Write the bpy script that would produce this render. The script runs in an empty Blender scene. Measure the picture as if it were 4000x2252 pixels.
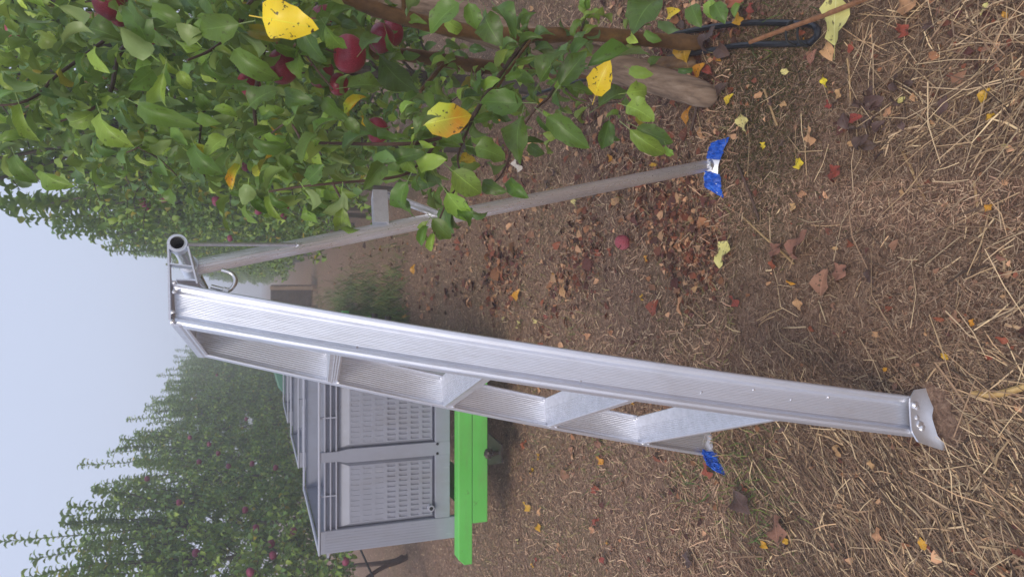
import bpy, bmesh, math, random
import numpy as np
from mathutils import Vector, Matrix, Euler
R = math.radians
random.seed(7)
rng = np.random.default_rng(11)
sc = bpy.context.scene
col = sc.collection

# ------------------------------------------------------------------ camera
TH = R(20.27); FPX = 2707.0; H = 1.334
FW = Vector((0, math.cos(TH), -math.sin(TH)))
UP = Vector((0, math.sin(TH), math.cos(TH)))
RT = Vector((1, 0, 0))
CAM = Vector((0, 0, H))
cd = bpy.data.cameras.new('camera'); cam = bpy.data.objects.new('camera', cd); col.objects.link(cam)
cd.sensor_width = 36; cd.lens = FPX / 4000 * 36; cd.clip_start = .05; cd.clip_end = 400
m = Matrix.Identity(4)
for i, v in enumerate((-UP, RT, -FW)):          # the phone was held on its side: picture right = down
    for k in range(3): m[k][i] = v[k]
m.translation = CAM
cam.matrix_world = m
cd.dof.use_dof = True; cd.dof.focus_distance = 1.65; cd.dof.aperture_fstop = 7.5
sc.camera = cam

# ------------------------------------------------------------------ world, sun, exposure
SUN_EL, SUN_ROT = 48, 200
w = bpy.data.worlds.new('World'); sc.world = w; w.use_nodes = True
nt = w.node_tree; nt.nodes.clear()
out = nt.nodes.new('ShaderNodeOutputWorld'); bg = nt.nodes.new('ShaderNodeBackground')
sky = nt.nodes.new('ShaderNodeTexSky'); sky.sky_type = 'NISHITA'; sky.sun_disc = False
sky.sun_elevation = R(SUN_EL); sky.sun_rotation = R(SUN_ROT); sky.dust_density = 6; sky.air_density = 1.5
mx = nt.nodes.new('ShaderNodeMix'); mx.data_type = 'RGBA'; mx.inputs[0].default_value = .88
nt.links.new(sky.outputs[0], mx.inputs[6]); mx.inputs[7].default_value = (5.15, 5.75, 7.45, 1)   # even cloud cover
nt.links.new(mx.outputs[2], bg.inputs[0]); bg.inputs[1].default_value = .125
nt.links.new(bg.outputs[0], out.inputs[0])
sl = bpy.data.lights.new('sun', 'SUN'); so = bpy.data.objects.new('sun', sl); col.objects.link(so)
sl.energy = 1.5; sl.angle = R(22); sl.color = (1, .90, .76)
az = R(SUN_ROT)
sd = Vector((math.sin(az) * math.cos(R(SUN_EL)), math.cos(az) * math.cos(R(SUN_EL)), math.sin(R(SUN_EL))))
so.rotation_euler = sd.to_track_quat('Z', 'Y').to_euler(); so.location = (0, 0, 12)
sc.view_settings.view_transform = 'Standard'; sc.view_settings.look = 'None'
sc.view_settings.exposure = 0.10; sc.view_settings.gamma = 1; sc.view_settings.use_curve_mapping = False
sc.cycles.volume_bounces = 1; sc.cycles.max_bounces = 8; sc.cycles.transparent_max_bounces = 8

# ------------------------------------------------------------------ pixel -> world
def ray(X, Y): return FW + RT * ((1126 - Y) / FPX) - UP * ((X - 2000) / FPX)
def P(X, Y, d): return CAM + ray(X, Y) * d
def G(X, Y, z=0.0):
    r = ray(X, Y); return CAM + r * ((z - H) / r.z)
def on_x(X, Y, x):
    r = ray(X, Y); return CAM + r * (x / r.x)
def gz(x, y):
    return (.006 * np.sin(x * 3.1 + 1.3 * y + .5) + .005 * np.sin(5.3 * y - 2.2 * x + 2) + .003 * np.sin(9 * x + 1) * np.sin(8 * y + .4)
            + .0022 * np.sin(23 * x + 5 * y) * np.sin(19 * y - 6 * x))

# ------------------------------------------------------------------ materials
def mat(name):
    m = bpy.data.materials.new(name); m.use_nodes = True
    n = m.node_tree; b = n.nodes['Principled BSDF']; return m, n, b
def N(n, t, **k):
    x = n.nodes.new(t)
    for a, v in k.items(): setattr(x, a, v)
    return x
def noise(n, scale, detail=4, rough=.6, coord='Object', stretch=None, off=None):
    tc = N(n, 'ShaderNodeTexCoord'); nz = N(n, 'ShaderNodeTexNoise')
    nz.inputs['Scale'].default_value = scale; nz.inputs['Detail'].default_value = detail; nz.inputs['Roughness'].default_value = rough
    mp = N(n, 'ShaderNodeMapping')
    if stretch: mp.inputs['Scale'].default_value = stretch
    if off: mp.inputs['Location'].default_value = off
    n.links.new(tc.outputs[coord], mp.inputs[0]); n.links.new(mp.outputs[0], nz.inputs[0])
    return nz
def ramp(n, src, stops):
    r = N(n, 'ShaderNodeValToRGB'); e = r.color_ramp.elements
    while len(e) > 1: e.remove(e[-1])
    e[0].position = stops[0][0]; e[0].color = (*stops[0][1], 1)
    for p, c in stops[1:]:
        q = e.new(p); q.color = (*c, 1)
    n.links.new(src, r.inputs[0]); return r
def mixc(n, fac, a, b, mode='MIX'):
    x = N(n, 'ShaderNodeMix'); x.data_type = 'RGBA'; x.blend_type = mode
    for s, v in ((0, fac), (6, a), (7, b)):
        if hasattr(v, 'links') or hasattr(v, 'is_linked'): n.links.new(v, x.inputs[s])
        else: x.inputs[s].default_value = v if s == 0 else (*v, 1)
    return x.outputs[2]
def bump(n, b, src, strength, dist=.002):
    u = N(n, 'ShaderNodeBump'); u.inputs['Strength'].default_value = strength; u.inputs['Distance'].default_value = dist
    n.links.new(src, u.inputs['Height']); n.links.new(u.outputs[0], b.inputs['Normal'])
def mth(n, op, a, b=None, c=None):
    x = N(n, 'ShaderNodeMath'); x.operation = op
    for i, v in enumerate((a, b, c)):
        if v is None: continue
        if isinstance(v, (int, float)): x.inputs[i].default_value = v
        else: n.links.new(v, x.inputs[i])
    return x.outputs[0]

def m_alu(name, colr=(.86, .89, .98), rough=.44, streak=(60, 60, 2), bs=.15, axes=None, metal=.8):
    m, n, b = mat(name)
    nz = noise(n, 1.0, 5, .7, stretch=streak)
    if axes:                        # grain runs along the extrusion
        tc = N(n, 'ShaderNodeTexCoord'); cb = N(n, 'ShaderNodeCombineXYZ')
        for i, (a, sc1) in enumerate(axes):
            dt = N(n, 'ShaderNodeVectorMath'); dt.operation = 'DOT_PRODUCT'; n.links.new(tc.outputs['Object'], dt.inputs[0]); dt.inputs[1].default_value = tuple(x * sc1 for x in a)
            n.links.new(dt.outputs['Value'], cb.inputs[i])
        n.links.new(cb.outputs[0], nz.inputs[0])
    dirt = noise(n, 6, 5, .7)
    c = ramp(n, nz.outputs[0], [(.3, tuple(x * .82 for x in colr)), (.7, colr)]).outputs[0]
    f = ramp(n, dirt.outputs[0], [(.55, (0, 0, 0)), (.8, (.25, .25, .25))]).outputs[0]
    c2 = mixc(n, f, c, (.50, .47, .45))
    n.links.new(c2, b.inputs['Base Color']); b.inputs['Metallic'].default_value = metal
    r = ramp(n, nz.outputs[0], [(.3, (rough + .1,) * 3), (.7, (rough - .06,) * 3)]).outputs[0]
    n.links.new(r, b.inputs['Roughness']); bump(n, b, nz.outputs[0], bs, .001)
    return m
LG, LN, LA = (.937496, .259293, -.232088), (.283177, -.956074, .07572), (.201669, .138703, .969583)
M_alu = m_alu('aluminium_brushed', axes=((LG, 260), (LN, 120), (LA, 2.5)))
M_alu_s = m_alu('aluminium_step', (.88, .89, .95), .42, (40, 40, 40), .1)
M_pole = m_alu('aluminium_pole', (.95, .94, .98), .30, (50, 50, 2), .1, axes=(((.93, .1, .22), 200), ((0, 1, -.2), 200), ((-.22, -.06, .97), 2.5)))
M_shiny = m_alu('aluminium_tube', (.78, .78, .80), .14, (40, 40, 3), .05)
M_weld = m_alu('weld_metal', (.9, .9, .93), .28, (200, 200, 200), .8)

def simple(name, c, rough=.6, metal=0, nscale=30, var=.25, bs=.2, stretch=None, bd=.003):
    m, n, b = mat(name); nz = noise(n, nscale, 5, .65, stretch=stretch)
    n.links.new(ramp(n, nz.outputs[0], [(.3, tuple(x * (1 - var) for x in c)), (.7, tuple(min(1, x * (1 + var)) for x in c))]).outputs[0], b.inputs['Base Color'])
    b.inputs['Roughness'].default_value = rough; b.inputs['Metallic'].default_value = metal
    bump(n, b, nz.outputs[0], bs, bd); return m
M_dark = simple('dark_void', (.012, .012, .014), .9)
M_bin = simple('grey_plastic', (.325, .34, .41), .5, 0, 7, .06, .05)
M_binr = simple('grey_plastic_rim', (.43, .445, .53), .45, 0, 9, .06, .05)
def m_scuff(m, dark):
    n = m.node_tree; b = n.nodes['Principled BSDF']; src = b.inputs['Base Color'].links[0].from_socket
    d = noise(n, 5, 8, .75, stretch=(1, 1, .35)); f = ramp(n, d.outputs[0], [(.5, (0, 0, 0)), (.78, (.40, .40, .40))]).outputs[0]
    e = noise(n, 60, 3, .6, stretch=(1, 1, .1)); g_ = ramp(n, e.outputs[0], [(.66, (0, 0, 0)), (.72, (.35, .35, .35))]).outputs[0]
    c = mixc(n, f, src, dark); n.links.new(mixc(n, g_, c, (.50, .50, .54)), b.inputs['Base Color'])
m_scuff(M_bin, (.24, .21, .19)); m_scuff(M_binr, (.30, .27, .24))
M_teal = simple('teal_plastic', (.10, .26, .19), .5, 0, 8, .1)
M_hose = simple('black_hose', (.012, .014, .02), .32, 0, 60, .2)
M_ball = simple('rusty_steel', (.07, .055, .05), .5, .6, 60, .3)
M_tyre = simple('tyre_rubber', (.02, .02, .02), .8)
def m_green():
    m, n, b = mat('green_painted_steel')
    nz = noise(n, 9, 8, .75); sm = noise(n, 3, 3, .5)
    base = ramp(n, sm.outputs[0], [(.3, (.13, .56, .09)), (.7, (.17, .66, .13))]).outputs[0]
    f = ramp(n, nz.outputs[0], [(.60, (0, 0, 0)), (.68, (.9, .9, .9))]).outputs[0]
    dd = noise(n, 2.2, 6, .7, stretch=(1, 1, 4)); f2 = ramp(n, dd.outputs[0], [(.5, (0, 0, 0)), (.8, (.45, .45, .45))]).outputs[0]
    base = mixc(n, f2, base, (.20, .22, .10))
    n.links.new(mixc(n, f, base, (.10, .06, .03)), b.inputs['Base Color']); b.inputs['Roughness'].default_value = .45
    bump(n, b, nz.outputs[0], .1); return m
M_green = m_green()
def m_wood():
    m, n, b = mat('weathered_wood')
    g = noise(n, 1, 7, .65, stretch=(70, 70, 4)); k = noise(n, 9, 3, .5, stretch=(1, 1, .35))
    a = ramp(n, g.outputs[0], [(.25, (.12, .08, .055)), (.5, (.32, .22, .15)), (.75, (.50, .37, .27))]).outputs[0]
    f = ramp(n, k.outputs[0], [(.6, (0, 0, 0)), (.72, (.8, .8, .8))]).outputs[0]
    n.links.new(mixc(n, f, a, (.06, .042, .03)), b.inputs['Base Color']); b.inputs['Roughness'].default_value = .8
    bump(n, b, g.outputs[0], .6, .004); return m
M_wood = m_wood()
def m_bark(name, c0, c1, rough=.6):
    m, n, b = mat(name)
    g = noise(n, 40, 6, .7, stretch=(1, 1, .5)); k = noise(n, 7, 3, .5)
    a = ramp(n, g.outputs[0], [(.3, c0), (.7, c1)]).outputs[0]
    f = ramp(n, k.outputs[0], [(.55, (0, 0, 0)), (.7, (.5, .5, .5))]).outputs[0]
    n.links.new(mixc(n, f, a, tuple(x * .5 for x in c0)), b.inputs['Base Color']); b.inputs['Roughness'].default_value = rough
    bump(n, b, g.outputs[0], .7, .003); return m
M_bark = m_bark('brown_bark', (.10, .05, .02), (.27, .145, .055), .45)
M_twig = m_bark('dark_twig_bark', (.05, .028, .02), (.15, .085, .06), .6)
M_barkbg = m_bark('grey_bark', (.05, .04, .032), (.14, .11, .085))

def m_film():
    m, n, b = mat('blue_plastic_film')
    nz = noise(n, 45, 5, .7)
    n.links.new(ramp(n, nz.outputs[0], [(.3, (.006, .05, .32)), (.55, (.012, .12, .66)), (.75, (.06, .26, .85))]).outputs[0], b.inputs['Base Color'])
    b.inputs['Roughness'].default_value = .28; bump(n, b, nz.outputs[0], .8, .004); return m
M_blue = m_film()

def leaf_mat(name, front, back, yellow=None, transl=.28, attr=False, spots=0.0, rough=.38, var=.75, rand=True):
    """veined leaf: lighter underside, slight translucency"""
    m, n, b = mat(name)
    uv = N(n, 'ShaderNodeUVMap'); sp = N(n, 'ShaderNodeSeparateXYZ'); n.links.new(uv.outputs[0], sp.inputs[0])
    d = mth(n, 'MULTIPLY', mth(n, 'ABSOLUTE', mth(n, 'SUBTRACT', sp.outputs[0], .5)), 2.0)
    s = mth(n, 'FRACT', mth(n, 'SUBTRACT', mth(n, 'MULTIPLY', sp.outputs[1], 7.5), mth(n, 'MULTIPLY', d, 1.6)))
    vein = mth(n, 'LESS_THAN', s, .11)
    mid = mth(n, 'LESS_THAN', d, .035)
    v = mth(n, 'MAXIMUM', mth(n, 'MULTIPLY', vein, .28), mid)
    if attr:
        at = N(n, 'ShaderNodeAttribute', attribute_name='tint'); base = at.outputs['Color']
        backc = mixc(n, .5, base, back)
    else:
        oi = N(n, 'ShaderNodeObjectInfo')
        hs = N(n, 'ShaderNodeHueSaturation')
        hs.inputs['Color'].default_value = (*front, 1)
        hs.inputs['Saturation'].default_value = 1.0
        n.links.new(mth(n, 'ADD', 1 - var * .55, mth(n, 'MULTIPLY', oi.outputs['Random'], var * 1.3)), hs.inputs['Value'])
        n.links.new(mth(n, 'ADD', .483, mth(n, 'MULTIPLY', mth(n, 'FRACT', mth(n, 'MULTIPLY', oi.outputs['Random'], 7.3)), .034)), hs.inputs['Hue'])
        base = hs.outputs[0]; backc = mixc(n, .7, base, back)
    nz = noise(n, 35, 4, .6, coord='Object')
    base = mixc(n, ramp(n, nz.outputs[0], [(.35, (0, 0, 0)), (.7, (.35, .35, .35))]).outputs[0], base, tuple(min(1, x * 1.7) for x in front))
    if yellow:
        big = noise(n, 11, 2, .5); f = ramp(n, big.outputs[0], [(.42, (0, 0, 0)), (.6, (1, 1, 1))]).outputs[0]
        base = mixc(n, f, base, yellow)
    if spots:
        sp2 = noise(n, 85, 3, .6, off=(3, 1, 2)); f = ramp(n, sp2.outputs[0], [(.61, (0, 0, 0)), (.65, (spots,) * 3)]).outputs[0]
        base = mixc(n, f, base, (.05, .035, .015))
    lite = mixc(n, .45, base, tuple(min(1, x * 2.4 + .03) for x in front))
    fr = mixc(n, v, base, lite)
    geo = N(n, 'ShaderNodeNewGeometry')
    c = mixc(n, geo.outputs['Backfacing'], fr, backc)
    n.links.new(c, b.inputs['Base Color']); b.inputs['Roughness'].default_value = rough
    b.inputs['Specular IOR Level'].default_value = .45
    bump(n, b, mth(n, 'SUBTRACT', nz.outputs[0], mth(n, 'MULTIPLY', v, .6)), .5, .0015)
    tr = N(n, 'ShaderNodeBsdfTranslucent'); n.links.new(mixc(n, .5, c, (.30, .42, .06) if front[1] > front[0] else front), tr.inputs[0])
    ms = N(n, 'ShaderNodeMixShader'); ms.inputs[0].default_value = transl
    o = n.nodes['Material Output']
    n.links.new(b.outputs[0], ms.inputs[1]); n.links.new(tr.outputs[0], ms.inputs[2]); n.links.new(ms.outputs[0], o.inputs[0])
    return m
GREEN = (.105, .185, .028)
M_leaf = leaf_mat('apple_leaf_green', (.088, .160, .026), (.25, .34, .13), spots=.6)
M_leaf_l = leaf_mat('apple_leaf_light', (.21, .33, .05), (.32, .42, .16), spots=.5)
M_leaf_y = leaf_mat('apple_leaf_yellow', (.70, .46, .02), (.65, .45, .08), spots=1.0, transl=.2)
M_leaf_gy = leaf_mat('apple_leaf_turning', (.36, .40, .03), (.5, .4, .08), yellow=(.75, .32, .02), spots=.9, transl=.2)
M_leaf_a = leaf_mat('foliage_tinted', GREEN, (.24, .33, .12), attr=True)
M_dl = {
 'pale': leaf_mat('fallen_leaf_pale_yellow', (.66, .56, .20), (.6, .5, .2), transl=.1, spots=.8, var=.15),
 'yellow': leaf_mat('fallen_leaf_yellow', (.72, .52, .03), (.6, .45, .1), transl=.1, spots=.6, var=.15),
 'gold': leaf_mat('fallen_leaf_gold', (.55, .27, .02), (.5, .3, .1), transl=.1, spots=.6, var=.2),
 'tan': leaf_mat('fallen_leaf_tan', (.46, .25, .12), (.45, .28, .16), transl=.05, spots=.5, var=.2, rough=.65),
 'brown': leaf_mat('fallen_leaf_brown', (.25, .125, .075), (.25, .14, .09), transl=.05, spots=.8, var=.25, rough=.65),
 'red': leaf_mat('fallen_leaf_red', (.26, .06, .03), (.25, .09, .06), transl=.05, spots=.8, var=.25, rough=.55),
 'dark': leaf_mat('fallen_leaf_dark', (.085, .048, .036), (.1, .06, .05), transl=.0, spots=.4, var=.3, rough=.5),
 'white': leaf_mat('fallen_leaf_bleached', (.55, .48, .42), (.5, .45, .4), transl=.0, spots=.3, var=.1, rough=.7),
}
def m_attr(name, rough=.75, transl=0):
    m, n, b = mat(name); at = N(n, 'ShaderNodeAttribute', attribute_name='tint')
    nz = noise(n, 80, 3, .6)
    c = mixc(n, .35, at.outputs['Color'], mixc(n, nz.outputs[0], (.02, .015, .01), (.7, .6, .5)), 'OVERLAY')
    n.links.new(c, b.inputs['Base Color'])
    b.inputs['Roughness'].default_value = rough; b.inputs['Specular IOR Level'].default_value = .25
    return m
M_straw = m_attr('dry_straw', .7)
M_litter = m_attr('leaf_litter', .65)
M_grass = m_attr('green_grass', .6)

def m_apple():
    m, n, b = mat('red_apple_skin')
    g = noise(n, 14, 4, .6, stretch=(3, 3, .6)); sp = noise(n, 260, 1, .3)
    geo = N(n, 'ShaderNodeTexCoord'); s = N(n, 'ShaderNodeSeparateXYZ'); n.links.new(geo.outputs['Object'], s.inputs[0])
    c = ramp(n, g.outputs[0], [(.3, (.15, .006, .020)), (.55, (.30, .018, .045)), (.8, (.52, .09, .12))]).outputs[0]
    f = ramp(n, sp.outputs[0], [(.70, (0, 0, 0)), (.74, (.5, .5, .5))]).outputs[0]
    n.links.new(mixc(n, f, c, (.5, .3, .25)), b.inputs['Base Color']); b.inputs['Roughness'].default_value = .38
    b.inputs['Coat Weight'].default_value = .15
    bump(n, b, g.outputs[0], .05); return m
M_apple = m_apple()
M_apple_r, n_, b_ = mat('rotting_apple_skin'); z_ = noise(n_, 34, 4, .6)
n_.links.new(ramp(n_, z_.outputs[0], [(.36, (.10, .05, .03)), (.44, (.42, .05, .10)), (.56, (.62, .12, .15)), (.68, (.72, .42, .34))]).outputs[0], b_.inputs['Base Color']); b_.inputs['Roughness'].default_value = .5; bump(n_, b_, z_.outputs[0], .6, .01)

def m_ground():
    m, n, b = mat('dirt_and_dry_grass')
    big = noise(n, .9, 4, .6); mid = noise(n, 7, 6, .7); fine = noise(n, 60, 6, .75); fib = noise(n, 48, 6, .75); fib2 = noise(n, 90, 5, .7, off=(4, 4, 0)); fib.inputs['Distortion'].default_value = 1.8; fib2.inputs['Distortion'].default_value = 1.2
    soil = ramp(n, fine.outputs[0], [(.32, (.055, .032, .023)), (.5, (.28, .17, .118)), (.75, (.60, .42, .30))]).outputs[0]
    fm = mth(n, 'MAXIMUM', fib.outputs[0], fib2.outputs[0])
    straw = ramp(n, fm, [(.45, (.10, .055, .038)), (.58, (.38, .235, .155)), (.72, (.70, .49, .33))]).outputs[0]
    k = ramp(n, mid.outputs[0], [(.35, (.15, .15, .15)), (.62, (.85, .85, .85))]).outputs[0]
    c = mixc(n, k, soil, straw)
    gk = ramp(n, big.outputs[0], [(.50, (0, 0, 0)), (.72, (.35, .35, .35))]).outputs[0]
    c = mixc(n, gk, c, (.16, .16, .055))
    n.links.new(c, b.inputs['Base Color']); b.inputs['Roughness'].default_value = .9; b.inputs['Specular IOR Level'].default_value = .2
    hh = mth(n, 'ADD', fine.outputs[0], fm); bump(n, b, hh, .9, .012); return m
M_ground = m_ground()

# ------------------------------------------------------------------ mesh helpers
def link(o, parent=None):
    col.objects.link(o)
    if parent is not None: o.parent = parent
    return o
def obj(name, me, m=None, parent=None, smooth=False):
    if m is not None and not me.materials: me.materials.append(m)
    if smooth: me.polygons.foreach_set('use_smooth', [True] * len(me.polygons))
    o = bpy.data.objects.new(name, me); return link(o, parent)
def thing(name, label, cat, loc=(0, 0, 0), group=None):
    o = bpy.data.objects.new(name, None); o.empty_display_size = .1; link(o); o.location = loc
    tag(o, label, cat, group); return o
def tag(o, label=None, cat=None, group=None, kind=None):
    for k, v in (('label', label), ('category', cat), ('group', group), ('kind', kind)):
        if v: o[k] = v
    return o
def np_mesh(name, v, f, m=None, tint=None, uv=None):
    v = np.asarray(v, dtype=np.float32); f = np.asarray(f, dtype=np.int32); k = f.shape[1]
    me = bpy.data.meshes.new(name); me.vertices.add(len(v)); me.vertices.foreach_set('co', v.ravel())
    me.loops.add(f.size); me.loops.foreach_set('vertex_index', f.ravel())
    me.polygons.add(len(f)); me.polygons.foreach_set('loop_start', np.arange(len(f), dtype=np.int32) * k)
    me.update(calc_edges=True); me.validate()
    if tint is not None:
        a = me.attributes.new('tint', 'FLOAT_COLOR', 'POINT'); c = np.ones((len(v), 4), np.float32); c[:, :3] = tint; a.data.foreach_set('color', c.ravel())
    if uv is not None:
        l = me.uv_layers.new(name='UVMap'); l.data.foreach_set('uv', np.asarray(uv, np.float32)[f.ravel()].ravel())
    if m: me.materials.append(m)
    return me
class MB:
    def __init__(s): s.v = []; s.f = []
    def add(s, vs, fs):
        o = len(s.v); s.v += [tuple(x) for x in vs]; s.f += [tuple(i + o for i in f) for f in fs]; return s
    def box(s, a, b):
        (x0, y0, z0), (x1, y1, z1) = a, b
        return s.add([(x0, y0, z0), (x1, y0, z0), (x1, y1, z0), (x0, y1, z0), (x0, y0, z1), (x1, y0, z1), (x1, y1, z1), (x0, y1, z1)],
                     [(0, 3, 2, 1), (4, 5, 6, 7), (0, 1, 5, 4), (1, 2, 6, 5), (2, 3, 7, 6), (3, 0, 4, 7)])
    def ext(s, prof, p0, p1, xa, ya, skew=None, off=0):
        """closed 2D profile pushed from p0 to p1"""
        n = len(prof); vs = []
        for p in (p0, p1):
            for a, b in prof: vs.append(Vector(p) + Vector(xa) * a + Vector(ya) * b)
        fs = [tuple(range(n))[::-1], tuple(range(n, 2 * n))] + [(i, (i + 1) % n, n + (i + 1) % n, n + i) for i in range(n)]
        return s.add(vs, fs)
    def tube(s, pts, rad, seg=8, cap=True, inner=None):
        pts = [Vector(p) for p in pts]; n = len(pts)
        if not hasattr(rad, '__len__'): rad = [rad] * n
        vs = []; fs = []; ref = None
        for i, p in enumerate(pts):
            t = (pts[min(i + 1, n - 1)] - pts[max(i - 1, 0)]).normalized()
            if ref is None: ref = t.orthogonal().normalized()
            ref = (ref - t * ref.dot(t)).normalized(); b = t.cross(ref)
            for k in range(seg):
                a = 2 * math.pi * k / seg; vs.append(p + (ref * math.cos(a) + b * math.sin(a)) * rad[i])
        for i in range(n - 1):
            for k in range(seg):
                k2 = (k + 1) % seg; fs.append((i * seg + k, i * seg + k2, (i + 1) * seg + k2, (i + 1) * seg + k))
        if cap: fs.append(tuple(range(seg))[::-1]); fs.append(tuple((n - 1) * seg + k for k in range(seg)))
        return s.add(vs, fs)
    def blob(s, c, r, seed=0, sub=1, sc=(1, 1, 1)):
        bm = bmesh.new(); bmesh.ops.create_icosphere(bm, subdivisions=sub, radius=1)
        rr = random.Random(seed)
        vs = [Vector(c) + Vector((v.co.x * sc[0], v.co.y * sc[1], v.co.z * sc[2])) * r * rr.uniform(.8, 1.15) for v in bm.verts]
        fs = [tuple(v.index for v in f.verts) for f in bm.faces]; bm.free(); return s.add(vs, fs)
    def mesh(s, name, m=None, fix=True):
        me = bpy.data.meshes.new(name); me.from_pydata([tuple(v) for v in s.v], [], s.f)
        if fix:
            bm = bmesh.new(); bm.from_mesh(me); bmesh.ops.recalc_face_normals(bm, faces=bm.faces); bm.to_mesh(me); bm.free()
        me.update()
        if m: me.materials.append(m)
        return me
    def build(s, name, m, parent=None, smooth=False, bevel=0):
        o = obj(name, s.mesh(name, m), None, parent, False)
        if smooth:
            o.data.polygons.foreach_set('use_smooth', [True] * len(o.data.polygons)); o.data.set_sharp_from_angle(angle=R(40))
        if bevel:
            b = o.modifiers.new('bevel', 'BEVEL'); b.width = bevel; b.segments = 2; b.limit_method = 'ANGLE'
        return o
def smooth_path(pts, k=5):
    """Catmull-Rom"""
    pts = [Vector(p) for p in pts]; o = []
    for i in range(len(pts) - 1):
        a, b, c, d = pts[max(i - 1, 0)], pts[i], pts[i + 1], pts[min(i + 2, len(pts) - 1)]
        for j in range(k):
            t = j / k
            o.append(.5 * ((2 * b) + (c - a) * t + (2 * a - 5 * b + 4 * c - d) * t * t + (3 * b - a - 3 * c + d) * t ** 3))
    return o + [pts[-1]]

# ================================================================== ground
def axis(near0, near1, step, far):
    a = list(np.arange(near0, near1, step)); s = step; x = near1
    while x < far: a.append(x); s *= 1.25; x += s
    a.append(far); s = step; x = near0 - step * 1.2
    b = []
    while x > -far: b.append(x); s *= 1.25; x -= s
    b.append(-far); return np.array(b[::-1] + a)
gx = axis(-2.2, 2.0, .04, 190); gy = axis(.4, 5.0, .04, 190)
XX, YY = np.meshgrid(gx, gy); ZZ = gz(XX, YY)
ZZ = ZZ * np.clip(1.3 - (np.abs(XX) + np.abs(YY)) / 60, 0, 1)
V = np.stack([XX, YY, ZZ], -1).reshape(-1, 3); nx_, ny_ = len(gx), len(gy)
I = np.arange((ny_ - 1) * nx_).reshape(ny_ - 1, nx_)[:, :-1].ravel()
ground = obj('ground', np_mesh('ground', V, np.stack([I, I + 1, I + nx_ + 1, I + nx_], 1), M_ground), smooth=True)
tag(ground, 'brown orchard floor of soil and dry cut grass', kind='structure')

# ================================================================== haze
hz, hn, hb = mat('fog_air'); hn.nodes.remove(hb)
pv = N(hn, 'ShaderNodeVolumePrincipled'); pv.inputs['Color'].default_value = (.93, .95, 1, 1)
pv.inputs['Density'].default_value = .017; pv.inputs['Anisotropy'].default_value = .2
hn.links.new(pv.outputs[0], hn.nodes['Material Output'].inputs['Volume'])
haze = MB().box((-195, -195, -1.1), (195, 195, 5.0)).build('haze', hz); tag(haze, kind='stuff')

# ================================================================== ladder
lf = Vector((.958827, .283992, 0)); ln = Vector((.283177, -.956074, .07572)).normalized(); la = Vector((.201669, .138703, .969583)).normalized()
lg = Vector((.937496, .259293, -.232088)).normalized()
FOOT, SP_ = .3023, .3048; LL = FOOT + 5 * SP_; BASE = Vector((-.4279, 1.4318, 0))
def lw(s): return .3754 + (.0862 - .3754) * s / LL
def lp(side, s):
    t = max(0, min(1, s / 1.55)); return BASE + la * s + ln * (lw(s) * side) + lg * (.008 - .0125 * 4 * t * (1 - t))   # the rails are slightly bowed
S = [FOOT + SP_ * (4 - i) for i in range(5)]
ladder = thing('tripod_ladder', 'tall silver aluminium tripod orchard ladder standing between the grey bins and the near apple tree', 'ladder', BASE)
def lk(mb, name, m, parent=None, **k):
    o = mb.build(name, m, None, **k); o.parent = parent or ladder
    if parent is None: o.matrix_parent_inverse = Matrix.Translation(-BASE)
    return o
# rail section: (back distance, outward)
WR = .0825
prof = [(0, -.002), (0, .022), (.0015, .025), (.006, .0262), (.011, .025), (.0145, .021), (.016, .0155), (.019, .0125), (.0225, .0117)]
k = 12; x0, x1 = .0235, .062
for i in range(k):
    a = x0 + (x1 - x0) * i / k; b = (x1 - x0) / k
    prof += [(a + .1 * b, .0119), (a + .5 * b, .01225), (a + .9 * b, .0119)]
prof += [(.0635, .0125), (.066, .016), (.068, .0195), (.0715, .0215), (.0745, .0225), (.0775, .0262), (.080, .0262), (WR, .0235), (WR, -.002), (.080, -.003), (.079, .0045)]
for i in range(12):
    a = .072 - .062 * i / 12
    prof += [(a, .0050), (a - .0026, .0044)]
prof += [(.0075, .0045), (.006, -.003), (.003, -.004)]
rails = {}
for side in (1, -1):
    top = S[0] + (.004 if side > 0 else 0)
    np_ = len(prof); NS = 14; mb = MB(); vs = []
    for q in range(NS + 1):
        c = lp(side, .012 + (top - .012) * q / NS)
        for a, b in prof: vs.append(c + lg * a + ln * side * b)
    fs = [tuple(range(np_))[::-1], tuple(range(NS * np_, (NS + 1) * np_))] + [(q * np_ + i, q * np_ + (i + 1) % np_, (q + 1) * np_ + (i + 1) % np_, (q + 1) * np_ + i) for q in range(NS) for i in range(np_)]
    mb.add(vs, fs)
    for i in range(NS * np_, (NS + 1) * np_):       # top end is mitred to sit under the cap
        p = Vector(mb.v[i]); rel = p - lp(1, S[0]); tz = lp(side, S[0]).z - .0018 + .075 * Vector((rel.x, rel.y, 0)).dot(Vector((.958827, .283992, 0)))
        mb.v[i] = tuple(p + la * ((tz - p.z) / la.z))
    rails[side] = lk(mb, 'rail', M_alu, smooth=False)
rails[1]['label'] = 'near side rail with ribbed web and rounded flanges'
rails[-1]['label'] = 'far side rail'
# small dents and weld specks on the outer face of the near rail
for i, (s, g) in enumerate(((1.17, .020), (.72, .022), (.47, .035), (.36, .055), (.28, .045), (.2, .06))):
    mb = MB().blob(lp(1, s) + lg * g + ln * .0125, .0022, i, 1, (1, 1, 1.6)); lk(mb, 'weld_speck', M_weld, rails[1])
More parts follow.
